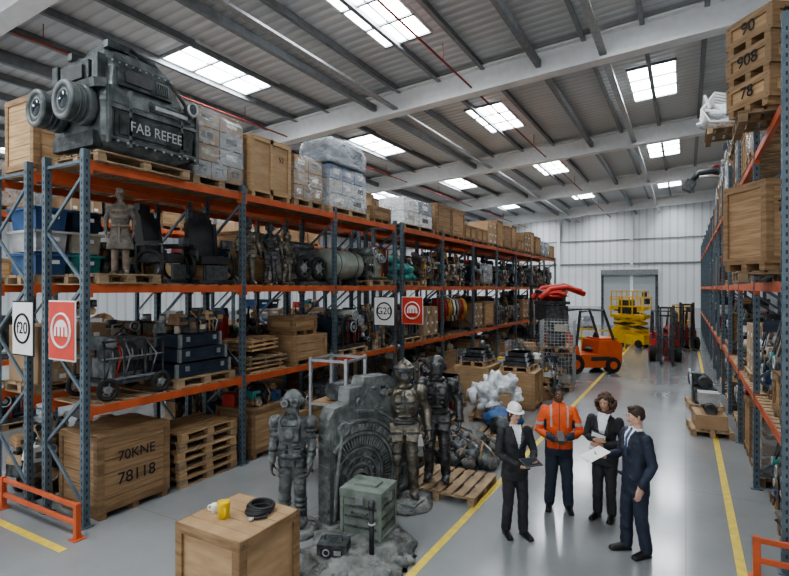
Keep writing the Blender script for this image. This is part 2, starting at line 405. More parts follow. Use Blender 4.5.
# ------------------------------------------------------------------ generic goods
def add_pallet(b,w,d,z=0,n=7,m=palw):
    for x in (-d/2+.05,0,d/2-.05):
        for y in (-w/2+.07,0,w/2-.07): b.box((x,y,z+.06),(.1,.14,.075),m)
        b.box((x,0,z+.011),(.1,w,.022),m)
    for y in (-w/2+.07,0,w/2-.07): b.box((0,y,z+.108),(d,.12,.02),m)
    for i in range(n):
        x=-d/2+.05+(d-.1)*i/(n-1); b.box((x,0,z+.131),(d/n*.78,w,.022),m)
def crate_mesh(w,d,h,style=0,m=wood,fm=woodd):
    b=MB(); r=.09
    for y in (-w/2+.08,0,w/2-.08): b.box((0,y,r/2),(d,.09,r),fm)
    hh=h-r; t=.022
    if style==0:
        n=max(3,int(hh/.17)); ph=hh/n
        for i in range(n):
            z=r+ph*(i+.5)
            for s in (-1,1):
                b.box((s*(d/2-t),0,z),(t,w-.03,ph-.008),m); b.box((0,s*(w/2-t),z),(d-.03,t,ph-.008),m)
        b.box((0,0,r+hh/2),(d-.09,w-.09,hh-.05),woodd)
    else:
        b.box((0,0,r+hh/2),(d-.04,w-.04,hh-.02),m)
    for s in (-1,1):
        for q in (-1,1):
            b.box((s*(d/2-.004),q*(w/2-.045),r+hh/2),(t,.09,hh),fm); b.box((q*(d/2-.045),s*(w/2-.004),r+hh/2),(.09,t,hh),fm)
        if w>.9 and style==1: b.box((s*(d/2-.004),0,r+hh/2),(t,.08,hh),fm)
        for z in (r+.045,r+hh-.045):
            b.box((s*(d/2-.004),0,z),(t,w-.18,.09),fm); b.box((0,s*(w/2-.004),z),(d-.18,t,.09),fm)
            for q in (-1,1):
                b.cyl((s*(d/2+.006),q*(w/2-.045),z),(s*(d/2+.01),q*(w/2-.045),z),.012,dstl,n=6)
    n=max(4,int(w/.16))
    for i in range(n):
        y=-w/2+w*(i+.5)/n; b.box((0,y,h-.011),(d,w/n-.006,.022),m)
    return b.mesh('wooden_crate')
def rbox(b,w,d,h,z0,m,amp=.02,seed=0,nz=8,tp=.93):
    rg=[];n=40
    for i in range(nz+1):
        t=i/nz; z=z0+h*t; k=1.-(1-tp)*t**3
        if i==nz: k*=.93
        ring=[]
        for j in range(n):
            a=2*PI*j/n; c,s=math.cos(a),math.sin(a)
            x=math.copysign(abs(c)**.22,c)*d/2*k; y=math.copysign(abs(s)**.22,s)*w/2*k
            q=noise.noise(Vector((x*4+seed,y*4,z*5)))*amp*2
            ring.append(Vector((x*(1+q),y*(1+q),z+(q*.8 if i==nz else 0))))
        rg.append(ring)
    b.rings(rg,m)
def wrap_mesh(w,d,h,inner=card,seed=0,second=None,fl=None):
    b=MB(); add_pallet(b,w,d); z=.145; rnd=random.Random(seed)
    hh=h-.17; nr=max(2,int(hh/.28)); ch=hh/nr
    for i in range(nr):
        ny=rnd.choice((2,3))
        for j in range(ny):
            for s in (-1,1):
                mm=second if (second and rnd.random()<.5) else inner
                b.box((s*d*.225,-w*.45+w*.9*(j+.5)/ny,z+ch*(i+.5)),(d*.43,w*.9/ny-.02,ch-.02),mm)
                b.box((s*(d*.225+d*.2155),-w*.45+w*.9*(j+.5)/ny,z+ch*(i+.55)),(.004,w*.4/ny,ch*.35),rnd.choice((white,beige,dstl)))
    rbox(b,w*.99,d*.99,hh+.03,.12,fl or FILM,.03,seed)
    return b.mesh('shrink_wrapped_pallet')
def boxes_mesh(w,d,h,seed,cols):
    b=MB(); add_pallet(b,w,d); rnd=random.Random(seed); z=.145
    while z<h-.15:
        ch=min(rnd.uniform(.18,.38),h-z); ny=rnd.choice((2,3))
        for j in range(ny):
            for s in (-1,1):
                if z>.5 and rnd.random()<.2: continue
                mm=rnd.choice(cols); cy=-w*.46+w*.92*(j+.5)/ny
                b.box((s*d*.23,cy,z+ch/2),(d*.45,w*.92/ny-.02,ch-.004),mm,(0,0,rnd.uniform(-.04,.04)))
                b.box((s*(d*.23+d*.228),cy,z+ch/2),(.003,.05,ch-.01),beige); b.box((s*(d*.23+d*.23),cy+.1,z+ch*.4),(.003,.1,.07),white)
        z+=ch
    return b.mesh('cardboard_box_stack')
def machine_mesh(w,d,h,seed):
    b=MB(); rnd=random.Random(seed); add_pallet(b,w,d)
    P=[dstl,greyd,blackp,greym,navyc,olive,galv,greym,tankg,clay]+([red] if seed%3==0 else [])+([greenm] if seed==4 else [])+([yellow] if seed==2 else [])+([beige] if seed==5 else [])
    z=.142
    for s in (-1,1): b.box((s*d*.35,0,z+.04),(.07,w*.92,.08),dstl)
    hb=(h-.25)
    for i in range(4):
        ww=w*rnd.uniform(.22,.42); dd=d*rnd.uniform(.45,.8); hh=hb*rnd.uniform(.35,.8); y=-w/2+ww/2+.04+(w-ww-.08)*(i/3)
        m=rnd.choice(P); b.box((0,y,z+.08+hh/2),(dd,ww,hh),m,taper=rnd.uniform(.75,1)); b.box((dd/2*.98,y,z+.1+hh*.55),(.03,ww*.6,hh*.4),rnd.choice(P))
        for q in range(5): b.box((dd/2*.93,y,z+.1+hh*(.1+.07*q)),(.06,ww*.8,.012),galv)
        for q in range(3): b.box((dd/2+.012,y-ww*.25+q*ww*.25,z+.1+hh*.85),(.02,.03,.03),rnd.choice((red,yellow,white,galv)))
        b.cyl((0,y,z+.08+hh),(0,y,z+.08+hh+.14),rnd.uniform(.04,.1),rnd.choice(P),n=12)
    for i in range(3):
        y=rnd.uniform(-w*.35,w*.35); r=rnd.uniform(.07,.14); zz=z+.15+hb*rnd.uniform(.3,.75); m=rnd.choice(P)
        b.cyl((-d*.42,y,zz),(d*.47,y,zz),r,m,n=16); b.torus((d*.47,y,zz),r*.9,.018,galv,(1,0,0),n=18,k=6); b.cyl((d*.47,y,zz),(d*.49,y,zz),r*.4,galv,n=10)
    for i in range(9):
        y=rnd.uniform(-w*.42,w*.42); y2=rnd.uniform(-w*.42,w*.42); x=d*rnd.uniform(.2,.46); zt=z+hb*rnd.uniform(.6,1.)
        b.tube([(x,y,z+.1),(x,y,zt-.05),(x,(y+y2)/2,zt),(x,y2,zt-.05),(x,y2,z+.2)],.012+.012*rnd.random(),rnd.choice((galv,blackp,dstl,dstl,red)),7)
    return b.mesh('machinery_unit')
def clutter_mesh(w,d,h,seed):
    b=MB(); rnd=random.Random(seed+77)
    P=[dstl,blackp,greyd,greym,card,wood,beige,galv,iron,bronze,clayd,navyc,greybox,olive,white,red,yellow,blue,teal,brownc,ply]
    W=[4,3,3,4,6,5,4,3,2,3,2,2,4,2,1.4,1.2,1,1.2,1.2,4,4]
    n=int(w/.17)
    for i in range(n):
        for x in (-d*.25,d*.25):
            y=-w/2+w*(i+.5)/n; z=0; hm=h*rnd.uniform(.55,1)
            while z<hm-.08:
                m=rnd.choices(P,W)[0]; t=rnd.random(); s=rnd.uniform(.12,.26); s=min(s,hm-z+.04)
                if t<.38: b.box((x,y,z+s/2),(d*.4,w/n*.9,s),m,(0,0,rnd.uniform(-.25,.25)),rnd.uniform(.7,1)); b.box((x+d*.2,y,z+s*.5),(.03,w/n*.5,s*.4),rnd.choices(P,W)[0])
                elif t<.5: b.cyl((x-.15,y,z+s/2),(x+.18,y,z+s/2),s/2,m,n=14); b.torus((x+.18,y,z+s/2),s*.4,.014,galv,(1,0,0),n=14,k=5)
                elif t<.64: b.cyl((x,y,z),(x,y,z+s),s*.38,m,s*.28,n=14); b.torus((x,y,z+s*.9),s*.3,.012,dstl,n=14,k=5)
                elif t<.74: b.torus((x+.05,y,z+s/2),s*.38,s*.12,m,(1,.3,.1),n=16,k=6); b.box((x,y,z+s/2),(.1,s*.5,s*.3),rnd.choices(P,W)[0])
                elif t<.88:
                    b.ell((x,y,z+s*.45),(s*.55,s*.5,s*.5),m,disp=.4,seed=i,nu=12,nv=8,zmin=z)
                else:
                    b.box((x,y,z+.02),(.12,.12,.04),dstl); b.ell((x,y,z+s*.4),(s*.22,s*.26,s*.35),m,nu=10,nv=6); b.ell((x,y,z+s*.86),(s*.14,s*.14,s*.16),m,nu=10,nv=6)
                z+=s*.98
    for i in range(6):
        y=rnd.uniform(-w*.4,w*.4); b.tube([(d*.42,y,.0),(d*.44,y+rnd.uniform(-.1,.1),h*.5),(d*.3,y+rnd.uniform(-.2,.2),h*.95)],.014,rnd.choice((dstl,galv,wood,blackp)),6)
    return b.mesh('assorted_props')
def cart_mesh(w,d,h,seed=0):
    b=MB()
    for y in (-w*.38,w*.38):
        for x in (-d*.42,d*.42):
            b.torus((x,y,.17),.13,.035,rubber,(1,0,0)); b.cyl((x-.03,y,.17),(x+.03,y,.17),.05,galv)
            for k in range(5):
                a=k*2*PI/5; b.beam((x,y,.17),(x,y+.11*math.cos(a),.17+.11*math.sin(a)),.015,.015,galv)
    b.box((0,0,.24),(d*.8,w*.9,.05),dstl)
    for s in (-1,1):
        b.box((s*d*.4,0,.3),(.03,w*.9,.03),galv)
        for y in (-w*.42,-w*.15,w*.15,w*.42): b.box((s*d*.4,y,.55),(.025,.025,.6),dstl)
        b.box((s*d*.4,0,.84),(.03,w*.88,.03),dstl); b.box((s*d*.4,0,.6),(.02,w*.88,.02),galv)
    b.box((0,0,.42),(d*.55,w*.5,.28),greym); b.box((d*.28,0,.45),(.03,w*.4,.16),blackp); b.cyl((d*.1,-w*.3,.62),(d*.1,w*.3,.62),.11,dstl); b.box((0,w*.15,.75),(d*.45,w*.25,.22),greyd,taper=.8)
    b.box((0,-w*.25,.8),(.3,.25,.18),greym); b.cyl((.15,-w*.25,.8),(.25,-w*.25,.8),.07,galv)
    for q in range(6): b.tube([(d*.3,-w*.35+q*w*.13,.3),(d*.36,-w*.3+q*w*.13,.6),(d*.2,-w*.25+q*w*.1,.85)],.013,(dstl,red,galv,blackp,dstl,galv)[q],6)
    for q in range(4): b.torus((d*.1,-w*.22+q*w*.14,.62),.12,.012,galv,(0,1,0),n=18,k=6)
    return b.mesh('motorised_prop_cart')
def cases_mesh(w,d,h,seed=0,m=navyc):
    b=MB(); add_pallet(b,w,d); z=.145; n=3; rnd=random.Random(seed); hh=(h-.15)/n
    for i in range(n):
        k=1-.12*i; yo=rnd.uniform(-.04,.04); b.box((0,yo,z+hh/2),(d*.85*k,w*.9*k,hh-.02),m)
        for s in (-.3,.3): b.box((d*.425*k+.01,s*w*k,z+hh*.6),(.02,.07,.08),galv)
        for s in (-1,1):
            for q in (-1,1): b.box((q*d*.425*k,yo+s*w*.45*k,z+hh/2),(.05,.05,hh-.01),galv)
        b.box((d*.425*k,0,z+hh*.35),(.012,w*.25,.03),blackp); b.box((0,0,z+hh-.02),(d*.87*k,w*.92*k,.02),blackp)
        z+=hh
    return b.mesh('equipment_case_stack')
def planks_mesh(w,d,h,seed=0):
    b=MB(); rnd=random.Random(seed); z=0
    while z<h-.05:
        for i in range(5):
            x=-d*.4+d*.8*i/4
            b.box((x,rnd.uniform(-.04,.04),z+.02),(d*.17,w*rnd.uniform(.85,1),.036),rnd.choice((palw,wood,wood2)),(0,0,rnd.uniform(-.03,.03)))
        for y in (-w*.35,0,w*.35): b.box((0,y,z+.058),(d*.9,.07,.036),palw)
        z+=.08
    return b.mesh('timber_stack')
def palstack_mesh(w,d,n):
    b=MB()
    for i in range(n):
        b.T=Matrix.Translation((random.uniform(-.02,.02),random.uniform(-.03,.03),0))@Matrix.Rotation(random.uniform(-.03,.03),4,'Z'); add_pallet(b,w,d,i*.144,m=wood2 if i%2 else palw)
    b.T=None
    return b.mesh('pallet_stack')
def seat_mesh():
    b=MB(); b.box((0,0,.05),(.6,.6,.06),dstl); b.cyl((0,0,.08),(0,0,.34),.05,galv)
    b.box((.0,0,.42),(.55,.5,.13),cushion); b.box((-.24,0,.82),(.12,.5,.72),cushion,(0,-.15,0),.85); b.box((-.31,0,1.22),(.1,.28,.16),cushion)
    for s in (-1,1):
        b.tube([(-.2,s*.3,.35),(-.2,s*.31,.62),(.22,s*.31,.62),(.22,s*.3,.38)],.025,dstl,8); b.box((.02,s*.31,.65),(.36,.08,.05),cushion)
        b.box((-.2,s*.24,.8),(.14,.06,.6),cushion,(0,-.15,0))
    b.box((.32,0,.2),(.04,.4,.25),dstl); b.box((.3,.2,.7),(.08,.2,.14),dstl); b.torus((.05,-.38,.3),.22,.03,rubber,(0,1,0)); b.torus((.05,.38,.3),.22,.03,rubber,(0,1,0))
    return b.mesh('control_seat')
def tank_mesh(L,r):
    b=MB(); z=r+.15
    b.tube([(0,-L/2-.1,z),(0,-L/2-.06,z),(0,-L/2,z),(0,L/2,z),(0,L/2+.06,z),(0,L/2+.1,z)],[.05,r*.75,r,r,r*.75,.05],tankg,24)
    for y in (-L*.3,L*.3): b.box((0,y,.1),(r*1.7,.1,.2),dstl); b.torus((0,y,z),r+.003,.012,dstl,(0,1,0),n=28,k=6)
    b.cyl((0,0,z+r-.02),(0,0,z+r+.08),.07,dstl); b.tube([(0,.05,z+r+.05),(.1,.2,z+r+.06),(r*.9,.3,z)],.015,galv,6)
    return b.mesh('gas_storage_tank')
def drums_mesh():
    b=MB(); add_pallet(b,1.15,.95)
    cs=[blue,tankg,dstl,red]
    for i,(x,y) in enumerate(((-.22,-.29),(.22,-.29),(-.22,.29),(.22,.29))):
        b.cyl((x,y,.145),(x,y,.99),.21,cs[i],n=20)
        for z in (.16,.43,.71,.98): b.torus((x,y,z),.21,.012,cs[i],n=20,k=6)
    return b.mesh('drum_pallet')
def bins_mesh():
    b=MB(); add_pallet(b,1.1,.9); cs=[blue,teal,greybox,beige,blue,navyc]
    k=0
    for z in (.145,.5,.85):
        for y in (-.27,.27):
            m=cs[k]; k+=1
            b.box((0,y,z+.15),(.76,.46,.3),m,(PI,0,0),.9); b.box((0,y,z+.31),(.86,.54,.04),m); b.box((.39,y,z+.2),(.03,.2,.06),white)
    return b.mesh('stacked_storage_bins')
def tyres_mesh():
    b=MB()
    for i in range(4): b.torus((0,0,.1+.19*i),.26,.098,rubber,n=24,k=10)
    return b.mesh('tyre_stack')
def bags_mesh(seed,m,m2,w=1.,h=.8):
    b=MB(); rnd=random.Random(seed); add_pallet(b,w,.9)
    for i in range(7):
        z=.24+(i//3)*h*.3
        b.ell((rnd.uniform(-.2,.2),-w*.3+(i%3)*w*.3,z),(.3,w*.25,h*.22),rnd.choice((m,m2)),(0,0,rnd.uniform(-.5,.5)),disp=.35,seed=i+seed,nu=20,nv=12,zmin=.145)
    return b.mesh('bundled_bags')
def costumes_mesh():
    b=MB(); w=2.0
    for y in (-w/2,w/2):
        b.cyl((0,y,.0),(0,y,1.35),.02,galv); b.box((0,y,.02),(.5,.05,.04),galv)
    b.cyl((0,-w/2,1.35),(0,w/2,1.35),.018,galv)
    cols=[red,beige,white,M('cloth_gold',(.5,.33,.06)),M('cloth_maroon',(.25,.03,.04)),greenm,blackp,clayd,M('cloth_orange',(.6,.25,.05))]
    for i in range(13):
        y=-w/2+.1+i*.15; m=cols[(i*4)%len(cols)]
        b.eloft([(.45,.24,.05,y),(.8,.21,.05,y),(1.1,.22,.055,y),(1.2,.2,.04,y),(1.27,.06,.03,y)],m,16)
        for s in (-1,1): b.tube([(s*.2,y,1.18),(s*.27,y,.9),(s*.25,y,.65)],[.05,.05,.045],m,8)
    return b.mesh('costume_rail')
def wheels_mesh():
    b=MB(); b.box((0,0,.04),(.7,1.,.08),dstl)
    for s in (-1,1):
        b.torus((.25,s*.26,.38),.21,.06,rubber,(1,0,0)); b.cyl((.22,s*.26,.38),(.28,s*.26,.38),.1,galv)
        for k in range(6):
            a=k*PI/3; b.beam((.27,s*.26,.38),(.27,s*.26+.2*math.cos(a),.38+.2*math.sin(a)),.03,.02,galv)
    b.box((-.1,0,.55),(.4,.7,.5),greyd); b.cyl((-.1,-.4,.85),(-.1,.4,.85),.12,dstl)
    return b.mesh('axle_assembly')
def cage_mesh(w,d,h):
    b=MB(); add_pallet(b,w,d)
    for z in [.16+ i*(h-.2)/8 for i in range(9)]:
        for s in (-1,1):
            b.box((s*d/2,0,z),(.012,w,.012),galv); b.box((0,s*w/2,z),(d,.012,.012),galv)
    for i in range(10):
        y=-w/2+w*i/9
        for s in (-1,1): b.box((s*d/2,y,.16+(h-.2)/2),(.012,.012,h-.2),galv)
        x=-d/2+d*i/9
        for s in (-1,1): b.box((x,s*w/2,.16+(h-.2)/2),(.012,.012,h-.2),galv)
    for i in range(9): b.box((random.uniform(-.2,.2)*d,random.uniform(-.3,.3)*w,.26+i*(h-.4)/9),(d*.4,w*.4,.22),random.choice((dstl,beige,greyd,card)),(0,0,random.random()*.4))
    return b.mesh('wire_mesh_cage')
LIB=[]
def lib(name,me,w,h): LIB.append((name,me,w,h))
lib('wooden_crate',crate_mesh(1.15,.95,1.05,0),1.15,1.05)
lib('wooden_crate',crate_mesh(1.0,.95,.8,1,ply,wood),1.0,.8)
lib('wooden_crate',crate_mesh(.8,.85,1.2,0,wood2,woodd),.8,1.2)
lib('wooden_crate',crate_mesh(1.2,.95,.6,1,wood2,woodd),1.2,.6)
lib('shrink_wrapped_pallet',wrap_mesh(1.15,.95,1.15,card,3),1.15,1.15)
lib('shrink_wrapped_pallet',wrap_mesh(1.1,.95,.95,greybox,5,blugrey),1.1,.95)
lib('cardboard_box_stack',boxes_mesh(1.15,.95,1.1,1,[card]),1.15,1.1)
lib('cardboard_box_stack',boxes_mesh(1.15,.95,.9,2,[card,greybox]),1.15,.9)
MACH=[machine_mesh(1.2,.95,1.2,s) for s in range(6)]
for i,m in enumerate(MACH): lib('machinery_unit',m,1.2,1.2)
lib('equipment_case_stack',cases_mesh(1.1,.95,.9,1,blackp),1.1,.9)
lib('drum_pallet',drums_mesh(),1.15,1.0)
lib('bundled_bags',bags_mesh(1,beige,card),1.05,.9)
lib('bundled_bags',bags_mesh(2,clayd,greybox),1.05,.9)
lib('control_seat',seat_mesh(),.8,1.28)
lib('axle_assembly',wheels_mesh(),1.0,1.)
lib('timber_stack',planks_mesh(1.2,.9,.5),1.25,.5)
lib('tyre_stack',tyres_mesh(),.75,.8)
lib('stacked_storage_bins',bins_mesh(),1.1,1.2)
CLT=[clutter_mesh(1.15,.85,1.25,s) for s in range(5)]
CLS=[clutter_mesh(.95,.75,.38,s+20) for s in range(5)]
for c in CLT: lib('assorted_props',c,1.15,1.25)
CR=[l for l in LIB if l[0] in('wooden_crate','shrink_wrapped_pallet','cardboard_box_stack')]
DENSE=[l for l in LIB if l[0] in('machinery_unit','assorted_props','axle_assembly','control_seat','drum_pallet','stacked_storage_bins')]+LIB[:4]+LIB[5:8]+LIB[16:17]
def fill(xc,y0,y1,z,pool,rnd,rz=0,dens=1.,top=True):
    y=y0
    while y<y1-.5:
        c=[l for l in pool if y+l[2]<=y1]
        if not c: break
        n,me,w,h=rnd.choice(c)
        if rnd.random()<dens:
            place(me,n,(xc,y+w/2,z),rz+(PI if (n=='wooden_crate' and rnd.random()<.5) else 0))
            if top and n in('wooden_crate','equipment_case_stack','timber_stack','cardboard_box_stack') and h<1.1 and rnd.random()<.8:
                place(rnd.choice(CLS),'assorted_props',(xc,y+w/2,z+h),rz)
        y+=w+rnd.uniform(.03,.1)
R=random.Random(5)
XC=-7.475
p=place(crate_mesh(1.12,.95,1.15,0,wood,woodd),'wooden_crate',(XC+.02,4.68,0),0)
text('70KNE',p,(.505,0,.82),FX,.2,text_m); text('78118',p,(.505,0,.5),FX,.24,text_m)
place(palstack_mesh(1.2,.95,6),'pallet_stack',(XC+.02,6.02,0))
place(crate_mesh(1.0,.95,.93,0,wood2,woodd),'wooden_crate',(XC,7.5,0)); place(CLS[0],'assorted_props',(XC,7.5,.93))
place(LIB[3][1],'wooden_crate',(XC,8.75,0)); place(CLS[1],'assorted_props',(XC,8.75,.6))
fill(XC,9.7,12.3,0,DENSE,R)
place(cart_mesh(1.1,.9,1.),'motorised_prop_cart',(XC+.05,4.72,1.6))
place(cases_mesh(1.2,.95,.85,3,navyc),'equipment_case_stack',(XC,6.0,1.6)); place(CLS[2],'assorted_props',(XC,6.0,2.45))
place(planks_mesh(1.15,.9,.34,4),'timber_stack',(XC,7.45,1.6)); place(planks_mesh(1.0,.7,.22,6),'timber_stack',(XC,7.45,2.0),.15)
place(crate_mesh(1.1,.95,.6,0,ply,wood),'wooden_crate',(XC,8.75,1.6)); place(crate_mesh(.8,.7,.4,0,wood2,woodd),'wooden_crate',(XC,8.7,2.2))
place(MACH[1],'machinery_unit',(XC,10.4,1.6)); place(CLT[0],'assorted_props',(XC,11.65,1.6))
place(seat_mesh(),'control_seat',(XC+.05,5.4,3.26),.4); place(seat_mesh(),'control_seat',(XC+.1,6.3,3.26),-.2)
place(wheels_mesh(),'axle_assembly',(XC,9.02,3.26)); place(tank_mesh(1.2,.36),'gas_storage_tank',(XC,10.4,3.26)); place(MACH[2],'machinery_unit',(XC,11.7,3.26))
place(wrap_mesh(1.2,.95,1.32,card,9,greybox),'shrink_wrapped_pallet',(XC,6.3,4.92))
p=place(crate_mesh(1.12,.95,1.15,1,ply,wood2),'wooden_crate',(XC,7.53,4.92)); text('52',p,(.495,.25,.8),FX,.14,text_m)
place(wrap_mesh(1.05,.95,1.1,wood,12,card),'shrink_wrapped_pallet',(XC,8.72,4.92))
place(wrap_mesh(1.7,1.,1.15,blugrey,15,greybox),'shrink_wrapped_pallet',(XC,10.2,4.92))
b=MB(); rbox(b,1.6,.95,.55,0,FILM2,.05,4); b.box((0,0,.22),(.8,1.4,.4),blugrey); b.ell((0,.1,.5),(.48,.75,.2),FILM2,disp=.3,seed=3,nu=30,nv=12,zmin=.2); b.obj('plastic_wrapped_bundle',(XC,10.2,6.08))
place(crate_mesh(.9,.9,.42,0,wood2,woodd),'wooden_crate',(XC,11.75,4.92))
place(wrap_mesh(2.1,.95,.95,white,21,blugrey),'shrink_wrapped_pallet',(XC,13.95,4.92))
fill(XC,15.2,32.3,4.92,CR,R,dens=.95,top=False)
place(bags_mesh(5,teal,teal,1.1,.8),'tarpaulin_bundle',(XC,13.45,3.26)); place(CLT[2],'assorted_props',(XC,14.8,3.26))
for i in range(6): fill(XC,15.65+2.8*i,18.35+2.8*i,3.26,DENSE,R)
place(MACH[3],'machinery_unit',(XC,13.5,1.6)); place(costumes_mesh(),'costume_rail',(XC+.15,16.9,1.6)); place(LIB[6][1],'cardboard_box_stack',(XC,14.8,1.6))
for i in range(5): fill(XC,18.45+2.8*i,21.15+2.8*i,1.6,DENSE,R)
for i in range(7): fill(XC,12.9+2.8*i,15.5+2.8*i,0,DENSE,R)
X2=-8.925
for z in (0,)+LV:
    for i in range(3): fill(X2,4.05+2.81*i,6.72+2.81*i,z,DENSE if z<4.9 else CR,R)
    for i in range(7): fill(X2,12.9+2.8*i,15.5+2.8*i,z,DENSE if z<4.9 else CR,R)
for z in (0,)+LV:
    for i in range(5): fill(-13.7,4.05+2.8*i,6.7+2.8*i,z,CR+LIB[6:],R,dens=.8)
# right rack
XRc=1.49
b=MB(); add_pallet(b,1.,1.05); b.obj('wooden_pallet',(1.12,8.5,5.35))
for k in range(3):
    p=place(crate_mesh(.72,.62,.42,1,wood2,woodd),'wooden_crate',(.95,8.3,5.494+.42*k),.62+.03*k)
    text(('78','902','908')[k],p,(0,-.372,.26),FMY,.24,text_m); text(('78','908','90')[k],p,(-.322,0,.26),FMX,.22,text_m)
p=place(crate_mesh(.8,.66,1.15,1,wood,woodd),'wooden_crate',(.95,8.4,3.424),.55); text('7811',p,(0,-.412,.8),FMY,.2,text_m)
b=MB(); add_pallet(b,1.,1.05); b.obj('wooden_pallet',(1.12,8.5,3.28))
for i,z in enumerate((0,1.5,3.28,5.35)):
    for q in range(13):
        if q==0 and i>=2: continue
        if i==3 and q in (1,2,3,4,5):
            place(wrap_mesh(1.25,1.0,1.15,card,40+q,greybox) if q%2 else boxes_mesh(1.25,1.,1.15,q,[card,greybox,dstl]),'shrink_wrapped_pallet' if q%2 else 'cardboard_box_stack',(XRc-.05,7.95+2.8*q,z)); place(LIB[q%4][1],'wooden_crate',(XRc-.03,9.25+2.8*q,z))
            if q!=2: place(CLT[q%5],'assorted_props',(XRc-.1,7.95+2.8*q,z+1.15),PI)
            place(LIB[5][1],'shrink_wrapped_pallet',(XRc-.05,9.25+2.8*q,z+LIB[q%4][3]))
            continue
        fill(XRc,7.3+2.8*q,9.95+2.8*q,z,(CR if i==3 else LIB),R,rz=PI)
fill(3.2,8,40,0,CR,R,rz=PI,dens=.7)
# ------------------------------------------------------------------ giant robot head on top shelf
def head_prop():
    b=MB(); T=hullm; D=hulld
    add_pallet(b,1.6,1.1)
    def rr(z,x,y0,y1,c=.1):
        return [Vector(p) for p in ((-x+c,y0,z),(x-c,y0,z),(x,y0+c,z),(x,y1-c,z),(x-c,y1,z),(-x+c,y1,z),(-x,y1-c,z),(-x,y0+c,z))]
    b.rings([rr(.15,.5,-.6,.6),rr(.27,.62,-.72,.8),rr(.34,.66,-.76,.84),rr(.7,.68,-.78,.88),rr(.78,.70,-.8,.9),rr(.9,.68,-.78,.86),rr(1.0,.62,-.74,.74)],T,False)
    b.rings([rr(.98,.6,-.72,.72),rr(1.32,.55,-.66,.52),rr(1.40,.57,-.68,.5),rr(1.52,.5,-.6,.36),rr(1.56,.44,-.55,.28)],T,False)
    b.rings([rr(1.55,.34,-.5,.2,.06),rr(1.72,.3,-.45,.1,.06)],D,False)
    b.box((.685,.04,.5),(.04,1.35,.34),D); b.box((.71,.04,.5),(.02,1.22,.26),D)
    for z in (.3,.72): b.box((.69,.04,z),(.06,1.5,.05),T)
    b.box((.70,.3,.86),(.04,.75,.14),D); b.box((.72,.3,.86),(.03,.6,.06),galv)
    b.box((.6,-.08,1.17),(.05,.9,.26),D,(0,-.16,0)); b.box((.63,-.22,1.18),(.03,.42,.16),blackp,(0,-.16,0)); b.box((.63,.2,1.18),(.03,.22,.18),T,(0,-.16,0))
    for i in range(5): b.box((.65,.12+.04*i,1.18),(.02,.014,.14),D,(0,-.16,0))
    for y in (-.72,-.4,.5,.8): b.box((.69,y,.6),(.06,.05,.75),T)
    for i in range(10): b.cyl((.70,-.6+i*.15,.27),(.73,-.6+i*.15,.27),.018,galv,n=8); b.cyl((.57,-.6+i*.11,1.36),(.6,-.6+i*.11,1.36),.014,galv,n=8)
    b.cyl((.68,.66,1.0),(.78,.66,1.0),.10,D,n=20); b.torus((.78,.66,1.0),.09,.02,galv,(1,0,0))
    for s in (-1,1):
        b.tube([(s*.3,-.55,1.55),(s*.42,-.2,1.66),(s*.45,.2,1.55),(s*.58,.5,1.25),(s*.66,.75,.95)],.03,D,8)
        b.box((s*.45,-.45,1.6),(.12,.34,.1),D); b.box((s*.3,.1,1.6),(.2,.3,.1),T); b.box((s*.6,.84,.55),(.12,.1,.6),D)
        b.box((s*.5,-.75,1.15),(.14,.12,.5),D)
    b.box((0,-.2,1.74),(.3,.4,.05),T); b.box((0,-.76,1.2),(.7,.1,.3),D); b.box((0,-.82,1.2),(.5,.05,.18),blackp)
    b.box((0,-.8,1.0),(1.25,.2,.12),T,(.2,0,0)); b.box((0,-.78,.3),(1.,.12,.2),D)
    for s in (-1,1):
        x=s*.34; z=.72
        b.tube([(x,-.6,z),(x,-.82,z),(x,-.82,z),(x,-.92,z),(x,-.92,z),(x,-1.12,z),(x,-1.15,z)],[.2,.2,.26,.26,.22,.25,.25],T,28)
        for q in (-.97,-1.04): b.torus((x,q,z),.235,.016,D,(0,1,0),n=28,k=6)
        b.torus((x,-1.15,z),.215,.04,T,(0,1,0),n=28); b.torus((x,-1.15,z),.13,.018,T,(0,1,0),n=28); b.cyl((x,-1.14,z),(x,-1.16,z),.19,blackp,n=24); b.ell((x,-1.15,z),(.12,.04,.12),M('lens_glass',(.02,.03,.04),rough=.08))
    b.box((0,-.85,.72),(.3,.2,.12),T)
    o=b.obj('giant_robot_head_prop',(-7.42,4.8,4.92),bevel=.01,fix=True); o.scale=(.98,.93,1.04)
    text('FAB REFEE',o,(.724,.04,.5),FX,.2,textw)
head_prop()
